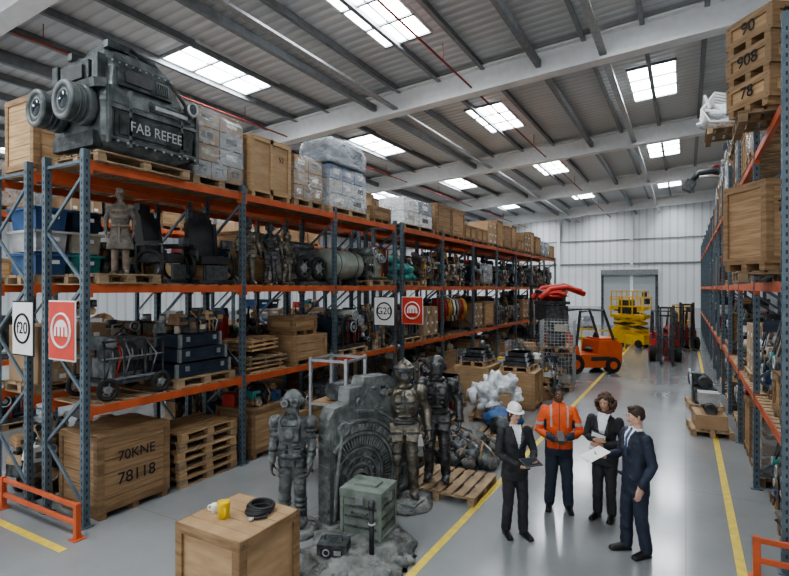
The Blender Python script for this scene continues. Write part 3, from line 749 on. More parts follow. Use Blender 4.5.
# ------------------------------------------------------------------ figures
def figure(b,o,top,leg,shoe):
    w=o.get('w',1.)
    rg=o.get('torso') or [(.84,.165,.12),(.92,.168,.122),(1.0,.16,.115),(1.1,.152,.108),(1.2,.168,.115),(1.3,.188,.12),(1.38,.19,.115),(1.44,.15,.095,.005),(1.48,.08,.07,.01),(1.52,.058,.058,.012)]
    b.eloft([(q[0],q[1]*w,q[2],*q[3:]) for q in rg],top,28,.85)
    aw=o.get('aw',1.)
    for s,S in ((1,'L'),(-1,'R')):
        sh=Vector((s*.185*w,0.01,1.405)); e=Vector(o['e'+S]); wr=Vector(o['w'+S])
        b.tube([sh,sh.lerp(e,.35),e,e.lerp(wr,.3),wr],[.066*aw,.06*aw,.052*aw,.05*aw,.038*aw],top,14,round_=True)
        f=o.get('f'+S,(s*.1,0)); tw=o.get('toe'+S,s*.12)
        hp=Vector((s*.085,0,.9)); kn=Vector(o.get('k'+S,(hp.x*.5+f[0]*.5,f[1]*.5-.02,.49))); an=Vector((f[0],f[1]+.02,.09)); lw=o.get('lw',1.)
        b.tube([hp,hp.lerp(kn,.4),kn,kn.lerp(an,.35),an],[.096*lw,.09*lw,.074*lw,.071*lw,.066*lw],leg,16,round_=True)
        dr=Vector((math.sin(tw),-math.cos(tw),0)); hl=Vector((f[0],f[1]+.035,.045))
        b.tube([hl,hl+dr*.1+Vector((0,0,.0)),hl+dr*.2-Vector((0,0,.012))],[.043,.046,.036],shoe,12,round_=True)
        b.box(hl+dr*.09-Vector((0,0,.032)),(.08,.26,.022),shoe,(0,0,tw))
def hand_mesh(b,W,f,n,side,curl,m,sc=1.):
    W=Vector(W); f=Vector(f).normalized(); n=Vector(n); n=(n-f*n.dot(f)).normalized(); s=f.cross(n)*side
    Rm=Matrix((s,f,n)).transposed()
    b.tube([W-f*.03,W+f*.015],[.027*sc,.027*sc],m,12)
    b.ell(W+f*.052*sc,(.042*sc,.054*sc,.017*sc),m,Rm,16,10)
    L=(.062,.075,.082,.076)
    for i in range(4):
        off=-.031+.0205*i; p=W+f*(.088+(.0,.006,.009,.004)[i])*sc+s*off*sc; d=f.copy(); pts=[p-f*.02*sc,p]; rr=[.0095*sc,.0095*sc]
        for k,q in enumerate((.45,.32,.23)):
            a=curl*(.8,1.1,.8)[k]*(1+.06*(3-i)); d=(Matrix.Rotation(a,3,f.cross(n))@d).normalized(); p=p+d*L[i]*q*sc; pts.append(p); rr.append((.0088,.008,.0068)[k]*sc)
        b.tube(pts,rr,m,8,round_=True)
    p=W+f*.025*sc+s*.03*sc; d=(s*.75+f*.62+n*.25).normalized(); p1=p+d*.038*sc; d2=(s*.15+f*.8+n*(.35+curl*.5)).normalized(); p2=p1+d2*.03*sc; p3=p2+d2*.024*sc
    b.tube([p,p1,p2,p3],[.014*sc,.0115*sc,.0098*sc,.0078*sc],m,8,round_=True)
def head_parts(E,skin,lip,hairm,style,rz=0,tilt=0,z=1.65,fem=False):
    H=empty('head',(0,-.005,z)); H.parent=E; H.rotation_euler=(tilt,0,rz); H.scale=(.94,.95,.96)
    b=MB(); j=.92 if fem else 1.
    b.ell((0,.012,.03),(.075,.095,.085),skin,None,24,16); b.ell((0,-.02,-.035),(.059*j,.068,.078),skin,None,24,16)
    b.ell((0,-.062,-.092),(.024*j,.022,.02),skin); b.ell((0,-.055,-.01),(.058,.036,.05),skin)
    for s in (-1,1):
        b.ell((s*.076,.012,-.008),(.009,.019,.032),skin,(0,0,s*.3)); b.ell((s*.036,-.066,-.028),(.02,.018,.018),skin)
        b.tube([(s*.012,-.087,.03),(s*.045,-.078,.03)],[.008,.006],skin,8,round_=True)
        b.ell((s*.05*j,-.01,-.07),(.018,.03,.022),skin)
    b.tube([(0,-.088,.018),(0,-.103,-.012),(0,-.112,-.024)],[.0075,.0095,.012],skin,10,round_=True)
    for s in (-1,1): b.ell((s*.011,-.1,-.026),(.008,.009,.007),skin)
    b.tube([(0,.02,-.05),(0,.022,-.12),(0,.02,-.2)],[.054*j,.053*j,.06*j],skin,18,round_=True)
    b.tube([(-.023,-.083,-.056),(0,-.09,-.054),(.023,-.083,-.056)],[.004,.0065,.004],lip,8,round_=True)
    b.tube([(-.018,-.083,-.063),(0,-.089,-.065),(.018,-.083,-.063)],[.004,.0065,.004],lip,8,round_=True)
    place(remesh(b,'face',.005,3),'face',parent=H)
    e=MB(); ic=M('iris',(.05,.03,.02),rough=.2); ew=M('eye_white',(.75,.73,.70),rough=.3)
    for s in (-1,1):
        e.ell((s*.031,-.080,.006),(.0135,.011,.009),ew); e.ell((s*.031,-.0895,.006),(.006,.003,.006),ic)
        e.tube([(s*.014,-.0945,.026),(s*.03,-.094,.031),(s*.048,-.083,.027)],[.003,.0036,.002],hairm,6)
        e.tube([(s*.018,-.0895,.013),(s*.031,-.0925,.0165),(s*.045,-.085,.013)],[.002,.0026,.002],hairm,6)
    e.obj('eyes_and_brows',parent=H)
    h=MB(); rnd=random.Random(3)
    if style in('short','crop'):
        t=.006 if style=='crop' else .012
        h.ell((0,.022,.045),(.074+t,.092+t,.078+t),hairm,None,24,16,disp=.03,fr=9); h.ell((0,.06,.0),(.068+t,.055+t,.07),hairm,None,20,12)
        if style=='short': h.ell((0,-.045,.105),(.058,.045,.024),hairm,(.25,0,0),disp=.1,fr=6)
        for s in (-1,1): h.ell((s*.072,.0,.02),(.01,.022,.03),hairm)
    elif style=='curly':
        for i in range(230):
            v=Vector((rnd.gauss(0,1),rnd.gauss(0,1),rnd.gauss(0,1))).normalized(); p=Vector((v.x*.122,v.y*.115+.03,v.z*.15-.01))
            if p.z<0.03: p.x*=1.18
            if p.y<-.02 and p.z<.07 and abs(p.x)<.115: continue
            if p.z<-.15: continue
            h.ell(p,rnd.uniform(.018,.03),hairm,nu=8,nv=6)
        h.ell((0,.03,.035),(.092,.1,.098),hairm); h.ell((0,.06,-.06),(.1,.06,.09),hairm)
    elif style=='bob':
        h.ell((0,.02,.04),(.085,.103,.09),hairm,None,24,16)
        h.eloft([(-.15,.05,.03,.06),(-.12,.075,.045,.055),(-.05,.088,.06,.045),(.03,.087,.075,.035)],hairm,20)
    place(remesh(h,'hair',.007,1 if style=='curly' else 2),'hair',parent=H)
    if style=='bob':
        hw=M('helmet_white',(.82,.82,.8),rough=.25)
        k=MB(); k.eloft([(.045,.098,.118,.012),(.08,.097,.116,.012),(.115,.088,.105,.012),(.14,.066,.08,.012),(.153,.035,.045,.012),(.157,.01,.01,.012)],hw,28)
        k.eloft([(.036,.10,.12,.012),(.040,.118,.155,-.012),(.047,.115,.15,-.01),(.052,.097,.117,.012)],hw,28)
        k.tube([(0,-.09,.1),(0,-.05,.148),(0,.02,.166),(0,.08,.145),(0,.12,.09)],.012,hw,8)
        k.obj('hard_hat',parent=H)
    return H
suitb=M('suit_black',(.016,.017,.02),(.032,.033,.037),.75,bump=.25,bscale=(9,9,5))
suitn=M('suit_navy',(.016,.022,.04),(.026,.034,.058),.7,bump=.25,bscale=(9,9,5))
lapel=M('suit_lapel',(.035,.038,.045),rough=.5)
shirt=M('shirt_white',(.75,.76,.78),(.68,.70,.73),.7)
tie=M('tie_blue',(.04,.08,.2),rough=.5)
shoeb=M('shoe_black',(.012,.012,.012),rough=.3)
hiv=M('hivis_orange',(.74,.13,.03),(.64,.10,.03),.7,bump=.3,bscale=(9,9,6))
refl=M('reflective_silver',(.40,.42,.42),rough=.35)
navy=M('work_navy',(.018,.025,.042),(.030,.038,.058),.8,bump=.3,bscale=(9,9,6))
sk1=M('skin_light',(.54,.33,.245),(.59,.375,.275),.5); sk2=M('skin_dark',(.13,.065,.04),(.17,.09,.055),.45); sk3=M('skin_tan',(.44,.26,.175),(.48,.29,.195),.5)
lp1=M('lips_rose',(.42,.16,.13),rough=.4); lp2=M('lips_dark',(.15,.06,.05),rough=.4)
hb=M('hair_brown',(.045,.025,.015),(.12,.07,.04),.6,scale=(40,40,40),bump=.6); hk=M('hair_black',(.012,.01,.01),(.03,.025,.02),.6,bump=.4,bscale=(60,60,60)); hd=M('hair_darkbrown',(.035,.022,.015),(.06,.04,.028),.55,scale=(40,40,40),bump=.5)
tor_f=[(.78,.172,.125),(.86,.176,.130),(.95,.168,.122),(1.05,.142,.104),(1.12,.135,.10),(1.2,.15,.11),(1.28,.167,.127,-.008),(1.36,.172,.112),(1.42,.145,.09,.005),(1.47,.075,.065,.01),(1.5,.05,.05,.012)]
tor_m=[(.75,.185,.13),(.84,.182,.13),(.95,.172,.124),(1.08,.166,.118),(1.2,.18,.122),(1.3,.196,.126),(1.38,.2,.12),(1.44,.16,.098,.005),(1.48,.085,.072,.01),(1.51,.06,.06,.012)]
def suit_extra(w,a):
    def f(b,top):
        for s in (-1,1):
            b.tube([(s*.012,-.125,a),(s*(w+.02),-.128,a+.14),(s*(w+.02),-.1,1.42),(s*.07,-.02,1.5)],[.010,.020,.018,.014],top,8)
            b.box((s*.115,-.122,.93),(.1,.02,.035),top)
    return f
def suit_paint(apex,wid,tiem=None,inner=shirt,topm=None):
    def f(c,n,m):
        if m is topm and n.y<0 and c.z>.9 and abs(c.x)<.16 and c.y<-.04:
            v=wid*(c.z-apex)/(1.5-apex)
            if c.z>apex and abs(c.x)<v: return tiem if (tiem and abs(c.x)<.02) else inner
            if c.z>apex-.03 and abs(c.x)<v+.04 and c.z<1.42: return lapel
            if abs(c.x)<.006 and c.z<=apex: return lapel
        if m is topm and c.z>1.475 and c.y>-.04: return inner if c.z>1.485 else None
        return None
    return f
def person(name,loc,th,H,o,top,leg,shoe,paint,skin,lip,hairm,style,hrz,tilt,hands,fem=False,ext=None):
    E=empty(name,(*loc,0),th,H/1.78)
    b=MB(); figure(b,o,top,leg,shoe)
    if ext: ext(b,top)
    place(remesh(b,'body',.009,2,paint,zclamp=.0,folds=.008),'body',parent=E)
    head_parts(E,skin,lip,hairm,style,hrz,tilt,fem=fem)
    for S,(f,n,c) in hands.items():
        hbm=MB(); W=Vector(o['w'+S]); fe=(W-Vector(o['e'+S])).normalized()
        hand_mesh(hbm,W+fe*.03,f,n,1 if S=='L' else -1,c,skin,.92 if fem else 1.)
        place(remesh(hbm,'hand_'+S,.0042,1),'hand_'+('left' if S=='L' else 'right'),parent=E)
    return E
o=dict(torso=tor_f,w=1.05,aw=1.0,lw=1.0,eL=(.25,-.07,1.14),wL=(.12,-.29,1.10),eR=(-.25,-.03,1.13),wR=(-.06,-.24,1.03),fL=(.11,-.05),fR=(-.10,.04))
E=person('woman_in_hard_hat',(-1.93,6.57),.75,1.70,o,suitb,suitb,shoeb,suit_paint(1.2,.07,None,shirt,suitb),sk1,lp1,hd,'bob',.1,.12,
  {'L':((-.25,-1,.05),(-.35,.25,1),.35),'R':((.35,-1,.1),(.1,.0,1),.25)},True,suit_extra(.05,1.2))
k=MB(); k.box((0,0,0),(.25,.18,.012),blackp); k.box((0,0,.007),(.225,.155,.002),M('screen_glass',(.04,.05,.06),rough=.1)); k.obj('tablet',(.03,-.39,1.115),(.25,0,.1),E)
o=dict(torso=[(.80,.19,.15),(.88,.194,.155),(1.0,.19,.15),(1.1,.186,.143),(1.2,.192,.14),(1.3,.202,.138),(1.38,.205,.128),(1.44,.17,.11,.005),(1.49,.1,.09,.008),(1.53,.078,.08,.012)],aw=1.2,lw=1.12,eL=(.285,-.05,1.13),wL=(.08,-.29,1.1),eR=(-.285,-.05,1.13),wR=(-.08,-.30,1.08),fL=(.13,-.02),fR=(-.13,.02))
def hp(c,n,m):
    if m is hiv:
        arm=abs(c.x)>.21 or (c.y<-.165)
        if not arm:
            if 1.0<c.z<1.04: return refl
            if c.z<.9: return navy
            if .10<abs(c.x)<.125 and c.z>1.2 and c.y<0: return refl
            if abs(c.x)<.007 and c.y<0: return navy
            if abs(c.x)>.17 and c.z<1.3: return navy
        else:
            if 1.22<c.z<1.26: return refl
            if abs(c.x)<.19 and c.y<-.2: return navy
    return None
E=person('worker_in_hi_vis_jacket',(-1.6,7.66),.28,1.80,o,hiv,navy,shoeb,hp,sk2,lp2,hk,'crop',.15,.1,
  {'L':((-1,-.35,-.1),(0,1,.2),.5),'R':((1,-.35,0),(0,1,.2),.5)})
k=MB(); k.box((0,0,0),(.09,.17,.012),blackp); k.obj('phone',(0.0,-.335,1.135),(.6,0,.1),E)
o=dict(torso=tor_f,w=1.05,aw=1.0,lw=1.0,eL=(.255,-.03,1.13),wL=(.05,-.22,1.10),eR=(-.255,-.04,1.14),wR=(-.06,-.25,1.17),fL=(.09,.0),fR=(-.10,-.03))
E=person('woman_with_curly_hair',(-.98,7.68),-.2,1.73,o,suitb,suitb,shoeb,suit_paint(1.05,.085,None,shirt,suitb),sk3,lp1,hb,'curly',.0,.08,
  {'L':((-1,-.3,.1),(0,1,0),.45),'R':((1,-.25,.1),(0,1,0),.45)},True,suit_extra(.06,1.06))
k=MB(); k.box((0,0,0),(.2,.02,.27),blackp); k.box((0,-.004,.0),(.19,.02,.25),shirt); k.obj('folder',(-.03,-.205,1.13),(.1,.2,0),E)
o=dict(torso=tor_m,aw=1.12,lw=1.06,eL=(.265,.04,1.12),wL=(.24,-.09,.90),eR=(-.25,-.03,1.13),wR=(-.17,-.27,1.13),fL=(.11,.05),fR=(-.10,-.07),toeL=.2)
E=person('man_in_navy_suit',(-.53,6.84),-.9,1.79,o,suitn,suitn,shoeb,suit_paint(1.15,.065,tie,shirt,suitn),sk1,lp1,hd,'short',-.1,.08,
  {'L':((0,-.15,-1),(-1,0,0),.3),'R':((.1,-1,.15),(.3,0,1),.35)},False,suit_extra(.045,1.15))
k=MB(); k.box((0,0,0),(.21,.29,.004),shirt); k.box((.008,.008,.005),(.21,.29,.003),white,(0,0,.06)); k.obj('paper_documents',(-.14,-.45,1.165),(.35,.1,.1),E)

# ------------------------------------------------------------------ statues
def armour(b,m,dark,o):
    figure(b,o,m,m,m)
    b.ell((0,-.035,1.25),(.2,.15,.22),m); b.ell((0,.05,1.25),(.19,.13,.22),m)
    b.torus((0,0,1.02),.165,.03,dark,n=28); b.torus((0,.01,1.485),.09,.03,m,n=24)
    for s,S in ((1,'L'),(-1,'R')):
        b.ell((s*.225,0,1.42),(.105,.11,.095),m,(0,s*.4,0)); b.ell((s*.245,0,1.34),(.085,.095,.06),m,(0,s*.3,0))
        b.torus((s*.235,0,1.375),.09,.012,dark,(s*.4,0,1),n=20); b.ell((s*.08,-.15,1.33),(.075,.04,.08),m)
        e=Vector(o['e'+S]); w=Vector(o['w'+S]); b.ell(e,(.07,.07,.075),m); b.tube([e.lerp(w,.25),w],[.062,.052],m,14); b.torus(w,.055,.014,dark,(w-e).normalized(),n=18)
        f=o.get('f'+S,(s*.1,0)); b.box((s*.11,-.07,.88),(.17,.12,.26),m,(-.12,s*.12,0),1); b.box((s*.15,.05,.88),(.12,.15,.24),m,(.12,s*.15,0)); b.box((s*.11,-.125,.88),(.14,.03,.02),dark); b.box((s*.11,-.12,.8),(.15,.03,.02),dark)
        kx=s*.085*.5+f[0]*.5; b.ell((kx,-.045,.5),(.082,.075,.085),m); b.tube([(f[0],f[1]+.01,.42),(f[0],f[1]+.0,.3),(f[0],f[1]+.02,.12)],[.07,.078,.062],m,14); b.torus((f[0],f[1]+.02,.13),.065,.014,dark,n=18)
        b.ell((f[0],f[1]-.07,.06),(.062,.14,.055),m); b.torus((kx,-.01,.6),.085,.014,dark,n=18); b.torus((kx,-.01,.43),.078,.012,dark,n=18)
        hand_mesh(b,w,(w-e),(-s,0,0),s,.5,m,1.25)
    for i in range(4): b.box((0,-.178+.012*i,1.30-.07*i),(.28-.03*i,.02,.016),dark)
    b.box((0,-.18,1.3),(.015,.03,.3),dark)
def knight_mesh(m,dark,kind):
    o=dict(eL=(.32,.03,1.14),wL=(.33,-.08,.90),eR=(-.32,.03,1.14),wR=(-.33,-.1,.90),fL=(.13,-.03),fR=(-.13,.02),aw=1.15,lw=1.06)
    b=MB(); armour(b,m,dark,o)
    b.cyl((0,0,1.46),(0,0,1.58),.075,m)
    if kind==0:
        b.ell((0,0,1.70),(.125,.145,.15),m,None,20,14); b.ell((0,-.05,1.62),(.1,.11,.09),m); b.box((0,-.135,1.70),(.16,.03,.03),dark); b.torus((0,-.01,1.74),.135,.014,dark,n=24)
        b.tube([(0,-.12,1.8),(0,-.02,1.87),(0,.1,1.82)],.018,m,8)
        for q in (-.04,-.013,.013,.04): b.box((q,-.15,1.63),(.008,.03,.07),dark)
    else:
        b.ell((0,0,1.69),(.12,.135,.15),m,None,20,14); b.box((0,-.11,1.64),(.13,.09,.12),dark,taper=.8)
        for s in (-1,1): b.ell((s*.05,-.125,1.71),(.032,.02,.025),dark); b.ell((s*.12,0,1.67),(.03,.05,.06),m)
    return remesh(b,'armoured_figure',.011,1)
kb=knight_mesh(bronze,greyd,0); kd=knight_mesh(iron,blackp,1)
place(kb,'armoured_knight_statue',(-3.66,6.76,.12),.55,scale=1.09)
place(kd,'armoured_knight_statue',(-3.46,7.5,.144),.35,scale=1.08)
b=MB(); b.ell((0,0,.02),(.45,.4,.11),rock,disp=.25,zmin=0,nu=24,nv=12); b.box((0,0,.06),(.66,.56,.118),stoneg); b.obj('statue_plinth',(-3.66,6.72,0))
b=MB(); add_pallet(b,1.1,1.2); b.obj('wooden_pallet',(-3.3,7.62,0),.03)
for (y,me,s,r) in ((7.15,kb,.68,1.2),(7.75,kd,.68,1.0),(8.25,kb,.6,1.6)):
    place(me,'armoured_knight_statue',(-7.25,y,3.26),r,scale=s)
o=dict(eL=(.27,.02,1.14),wL=(.26,-.06,.92),eR=(-.27,.02,1.14),wR=(-.26,-.06,.92),fL=(.11,0),fR=(-.11,0),torso=[(.52,.27,.2),(.6,.26,.19),(.8,.215,.16),(.95,.18,.135),(1.03,.165,.12),(1.12,.175,.125),(1.25,.2,.135),(1.37,.21,.125),(1.44,.17,.1),(1.49,.1,.08),(1.53,.065,.065)])
b=MB(); figure(b,o,clayd,clay,clay); b.ell((0,.01,1.69),(.09,.105,.12),clay,None,20,14); b.ell((0,-.03,1.64),(.068,.08,.085),clay); b.tube([(0,-.1,1.69),(0,-.13,1.65)],[.012,.018],clay); b.cyl((0,.01,1.45),(0,.01,1.62),.06,clay)
for s in (-1,1): b.ell((s*.03,-.1,1.69),(.012,.01,.01),blackp); b.ell((s*.095,.01,1.67),(.012,.02,.035),clay); b.ell((s*.2,0,1.42),(.09,.09,.07),clay)
b.torus((0,0,1.0),.172,.025,clay,n=28); b.box((0,-.17,.8),(.03,.03,.5),clay); b.box((0,-.13,1.2),(.24,.04,.06),clay); b.box((0,-.14,1.32),(.28,.04,.05),clay)
for S,s in (('L',1),('R',-1)): hand_mesh(b,o['w'+S],(0,-.2,-1),(-s,0,0),s,.4,clay,1.2)
b.ell((0,.02,1.77),(.092,.1,.06),clayd)
place(remesh(b,'robed_statue',.0125,1),'robed_figure_statue',(-7.15,4.55,3.40),.9,scale=.69)
b=MB(); add_pallet(b,.95,.85); b.obj('wooden_pallet',(-7.35,4.58,3.26))
o=dict(eL=(.27,.0,1.12),wL=(.26,-.12,.88),eR=(-.27,.0,1.12),wR=(-.25,-.14,.9),fL=(.12,0),fR=(-.12,-.02),aw=1.2,lw=1.12,torso=[(.82,.2,.15),(.95,.2,.15),(1.05,.17,.13),(1.2,.2,.15),(1.35,.21,.15),(1.43,.17,.12),(1.48,.08,.07),(1.52,.06,.06)])
b=MB(); G=boym; figure(b,o,G,G,greyd)
b.ell((0,0,1.70),(.135,.145,.15),G,None,22,14); b.box((0,-.05,1.6),(.16,.14,.12),G,taper=1.1); b.cyl((0,0,1.48),(0,0,1.6),.08,greyd)
for s in (-1,1):
    b.cyl((s*.06,-.1,1.69),(s*.065,-.19,1.69),.055,greyd,n=18); b.torus((s*.065,-.19,1.69),.045,.014,G,(0,1,0)); b.cyl((s*.13,0,1.68),(s*.17,0,1.68),.05,greyd,n=16)
    b.tube([(s*.06,-.1,1.58),(s*.14,-.16,1.45),(s*.12,-.17,1.25)],.022,greyd,8); b.ell((s*.24,0,1.4),(.1,.11,.1),G)
    for z in (1.3,1.22,1.05,.98): b.torus((s*.255,-.02 if z>1.1 else -.06,z),.066,.013,greyd,n=18)
    for z in (.75,.68,.35,.28,.21): b.torus((s*.11,-.01,z),.09 if z>.5 else .082,.014,greyd,n=18)
    b.ell((s*.11,-.06,.5),(.08,.06,.085),G); b.ell((s*.13,-.07,.07),(.09,.16,.07),G)
    hand_mesh(b,o['wL' if s==1 else 'wR'],(0,-.3,-1),(-s,0,0),s,.5,G,1.25)
b.box((0,-.15,1.28),(.26,.1,.2),greyd); b.cyl((0,-.2,1.28),(0,-.225,1.28),.06,G); b.torus((0,0,.98),.19,.03,greyd,n=26); b.box((0,-.16,.9),(.14,.06,.14),greyd)
b.tube([(0,.1,1.5),(0,.2,1.3),(0,.18,1.0)],.06,greyd,10)
for i in range(8): b.box((-.1+.2*(i%2),-.16,1.12-.02*i),(.12,.04,.015),greyd)
rb=remesh(b,'robot_statue',.0115,1)
place(rb,'robot_boy_statue',(-4.55,5.3,.06),.45,scale=.97)
b=MB(); b.ell((0,0,.0),(.42,.4,.1),rock,disp=.2,zmin=0,nu=22,nv=12); b.box((0,0,.03),(.6,.5,.058),stoneg); b.obj('statue_plinth',(-4.59,5.26,0))
# ------------------------------------------------------------------ engraved mechanism slab
b=MB(); L=1.55; A=slabm
poly=[(0,0),(L,0),(L,1.3),(L-.07,1.6),(L-.22,1.8),(L-.45,1.92),(.62,1.94),(.58,1.82),(.36,1.82),(.33,1.62),(.08,1.58),(0,1.45)]
b.prism(poly,'x',-.18,.06,A)
b.prism([(.06,.1),(L-.06,.1),(L-.06,1.25),(L-.14,1.55),(L-.3,1.72),(L-.5,1.82),(.68,1.83),(.62,1.7),(.42,1.7),(.4,1.5),(.1,1.45)],'x',.06,.075,greym)
def arc(cy,cz,r0,r1,a0,a1,x0,x1,m,n=36):
    p=[(cy+r0*math.cos(a0+(a1-a0)*i/n),cz+r0*math.sin(a0+(a1-a0)*i/n)) for i in range(n+1)]+[(cy+r1*math.cos(a1+(a0-a1)*i/n),cz+r1*math.sin(a1+(a0-a1)*i/n)) for i in range(n+1)]
    b.prism(p,'x',x0,x1,m)
cy,cz=.5,.55
for r0,r1,a1,x1 in ((.1,.14,PI*2,.13),(.2,.235,PI*2,.115),(.30,.33,PI*2,.12),(.42,.445,PI,.11),(.62,.66,PI*.75,.12),(.80,.83,PI*.6,.115),(.93,.97,PI*.52,.13)): arc(cy,cz,r0,r1,-.35 if a1<6 else 0,a1,.07,x1,A)
for i in range(30):
    a=-.3+i*(PI*.75+.25)/29
    b.box((.095,cy+.535*math.cos(a),cz+.535*math.sin(a)),(.05,.12,.022),A,(a,0,0))
    if a<PI*.58: b.box((.095,cy+.72*math.cos(a),cz+.72*math.sin(a)),(.05,.09,.05),stoneg if i%2 else A,(a,0,0))
for i in range(16):
    a=i*2*PI/16; b.box((.09,cy+.265*math.cos(a),cz+.265*math.sin(a)),(.04,.05,.025),stoneg,(a,0,0))
b.cyl((.06,cy,cz),(.16,cy,cz),.07,greyd,n=24); b.torus((.16,cy,cz),.055,.014,stoneg,(1,0,0))
for i in range(6): b.box((.085,L-.16,.2+.16*i),(.04,.14,.05),A)
for y,z,r in ((1.22,1.52,.08),(.98,1.68,.06),(1.36,1.2,.06),(.22,1.3,.1),(.5,1.62,.06)): b.cyl((.06,y,z),(.11,y,z),r,A,n=18); b.torus((.11,y,z),r*.8,.012,stoneg,(1,0,0))
for i in range(10): b.box((-.05,.0,.1+.14*i),(.2,.05,.05),A)
b.tube([(.1,.06,.1),(.13,.06,.5),(.12,.12,.95),(.09,.2,1.3)],.025,stoneg,8); b.tube([(.1,.14,.1),(.13,.12,.4),(.12,.2,.7)],.02,greyd,8)
for i in range(150):
    y=random.uniform(.1,L-.1); z=random.uniform(.12,1.78)
    r=math.hypot(y-cy,z-cz)
    if (r>1.0 or .33<r<.42) and (z<1.45 or y>.6): b.box((.085,y,z),(.03,random.uniform(.02,.08),random.uniform(.015,.05)),random.choice((A,greyd,stoneg)))
b.b2((-.3,-.08,0),(.2,L+.05,.07),stoneg)
b.obj('engraved_mechanism_slab',(-4.16,5.52,0),-.26,bevel=.004,fix=True)
# ------------------------------------------------------------------ foreground items
p=place(crate_mesh(.82,.86,.92,1,ply,woodd),'wooden_crate',(-3.9,3.73,0)); m=p.modifiers.new('bevel','BEVEL'); m.width=.004
b=MB(); cord=M('black_hose',(.02,.02,.022),rough=.5)
for i in range(4): b.torus((.01*(i%2),.012*i,.018+.018*i),.125-.006*(i%2),.017,cord,(.05*i-.05,.04,1),n=32)
b.tube([(.12,.0,.02),(.17,-.08,.02),(.1,-.17,.02)],.015,cord,8); b.cyl((.1,-.17,.02),(.07,-.21,.02),.02,galv)
b.obj('coiled_hose',(-3.78,3.88,.92))
b=MB(); yp=M('tape_yellow',(.80,.55,.03),rough=.35); b.eloft([(0,.055,.055),(.1,.06,.06),(.13,.062,.062),(.14,.066,.066),(.15,.06,.06)],yp,24); b.torus((0,0,.15),.055,.01,yp); b.torus((.07,0,.08),.035,.009,yp,(0,1,0),n=16)
b.obj('yellow_mug',(-4.0,3.62,.92),-.6)
b=MB()
b.eloft([(0,.035,.035),(.08,.04,.04),(.085,.037,.037)],white,20); b.torus((-.05,0,.045),.025,.007,white,(0,1,0),n=16); b.obj('coffee_mug',(-4.17,3.66,.92),.4)
b=MB(); b.ell((0,0,.0),(.62,.78,.2),rock,disp=.3,fr=3,zmin=0,nu=44,nv=20)
rr=random.Random(8)
for i in range(80):
    a=rr.uniform(0,2*PI); q=rr.uniform(.2,1.05); b.ell((.62*q*math.cos(a),.78*q*math.sin(a),max(.02,.17*(1-q*.8))),(rr.uniform(.03,.12),rr.uniform(.03,.12),rr.uniform(.03,.08)),rr.choice((rock,stoneg)),(0,0,rr.random()*3),10,6,disp=.5,seed=i,zmin=0)
b.obj('rubble_mound',(-3.42,5.12,0))
b=MB(); b.box((0,0,.29),(.52,.46,.58),olive); b.box((0,0,.56),(.56,.5,.09),olive); b.box((0,0,.03),(.56,.5,.06),olive)
for z in (.16,.28,.40): b.box((.265,0,z),(.02,.36,.025),greyd); b.box((0,-.235,z),(.42,.02,.025),greyd)
for s in (-1,1):
    for q in (-1,1): b.box((s*.255,q*.225,.3),(.04,.04,.6),olive)
b.box((0,-.25,.5),(.1,.03,.12),galv); b.box((.28,0,.5),(.03,.1,.12),galv); b.tube([(-.1,-.25,.34),(-.1,-.29,.34),(.1,-.29,.34),(.1,-.25,.34)],.012,dstl,6)
b.box((0,0,.62),(.3,.2,.03),olive)
b.obj('metal_equipment_box',(-3.46,5.46,.14),.12,bevel=.01)
b=MB(); b.cyl((0,0,0),(0,0,.03),.09,dstl,n=16); b.cyl((0,0,.03),(0,0,.58),.03,blackp); b.torus((0,0,.4),.035,.012,galv); b.cyl((0,0,.58),(0,0,.64),.045,blackp); b.ell((0,0,.64),(.045,.045,.03),blackp)
b.obj('bollard_post',(-3.13,5.0,.1))
b=MB(); b.box((0,0,.09),(.34,.24,.18),greyd); b.box((0,-.125,.1),(.26,.02,.1),blackp); b.torus((-.06,-.14,.1),.035,.008,galv,(0,1,0)); b.box((.07,-.14,.1),(.08,.01,.05),galv); b.tube([(-.1,0,.18),(-.1,0,.24),(.1,0,.24),(.1,0,.18)],.012,dstl,6)
b.obj('field_radio_unit',(-3.5,4.78,.14),.4,bevel=.01)
b=MB()
for x,y in ((-.35,-.3),(.35,-.3),(-.35,.4),(.35,.4)): b.box((x,y,1.),(.05,.05,2.),galv)
for z in (.5,1.2,1.95):
    b.box((0,-.3,z),(.7,.04,.04),galv); b.box((0,.4,z),(.7,.04,.04),galv); b.box((.35,.05,z),(.04,.7,.04),galv); b.box((-.35,.05,z),(.04,.7,.04),galv)
b.box((0,.05,.52),(.66,.66,.02),wood); b.box((0,.05,.75),(.4,.4,.42),dstl); b.box((0,.05,1.22),(.66,.66,.02),wood); b.cyl((0,-.15,1.4),(0,.3,1.4),.15,greyd)
b.obj('steel_shelf_frame',(-5.35,7.4,0),.1)
place(crate_mesh(.9,.8,.75,1,ply,wood),'wooden_crate',(-5.6,8.9,0),.1); place(CLS[3],'assorted_props',(-5.6,8.9,.75),.1)
place(MACH[4],'machinery_unit',(-4.9,9.9,0),.2)
place(CLT[3],'assorted_props',(-4.45,8.3,0),.5,scale=.8)
place(crate_mesh(1.1,1.0,1.0,1,ply,wood2),'wooden_crate',(-5.25,14.2,0),0)
place(crate_mesh(1.1,1.05,.98,1,wood2,wood),'wooden_crate',(-3.95,13.9,0),.05)
place(cases_mesh(.9,.8,.5,7,blackp),'equipment_case_stack',(-3.95,13.9,.98))
place(cases_mesh(.9,.8,.45,8,dstl),'equipment_case_stack',(-5.25,14.2,1.0))
place(cage_mesh(1.2,1.,1.2),'wire_mesh_cage',(-3.6,17.1,0),.1); place(cage_mesh(1.2,1.,1.0),'wire_mesh_cage',(-3.6,17.1,1.2),.12)
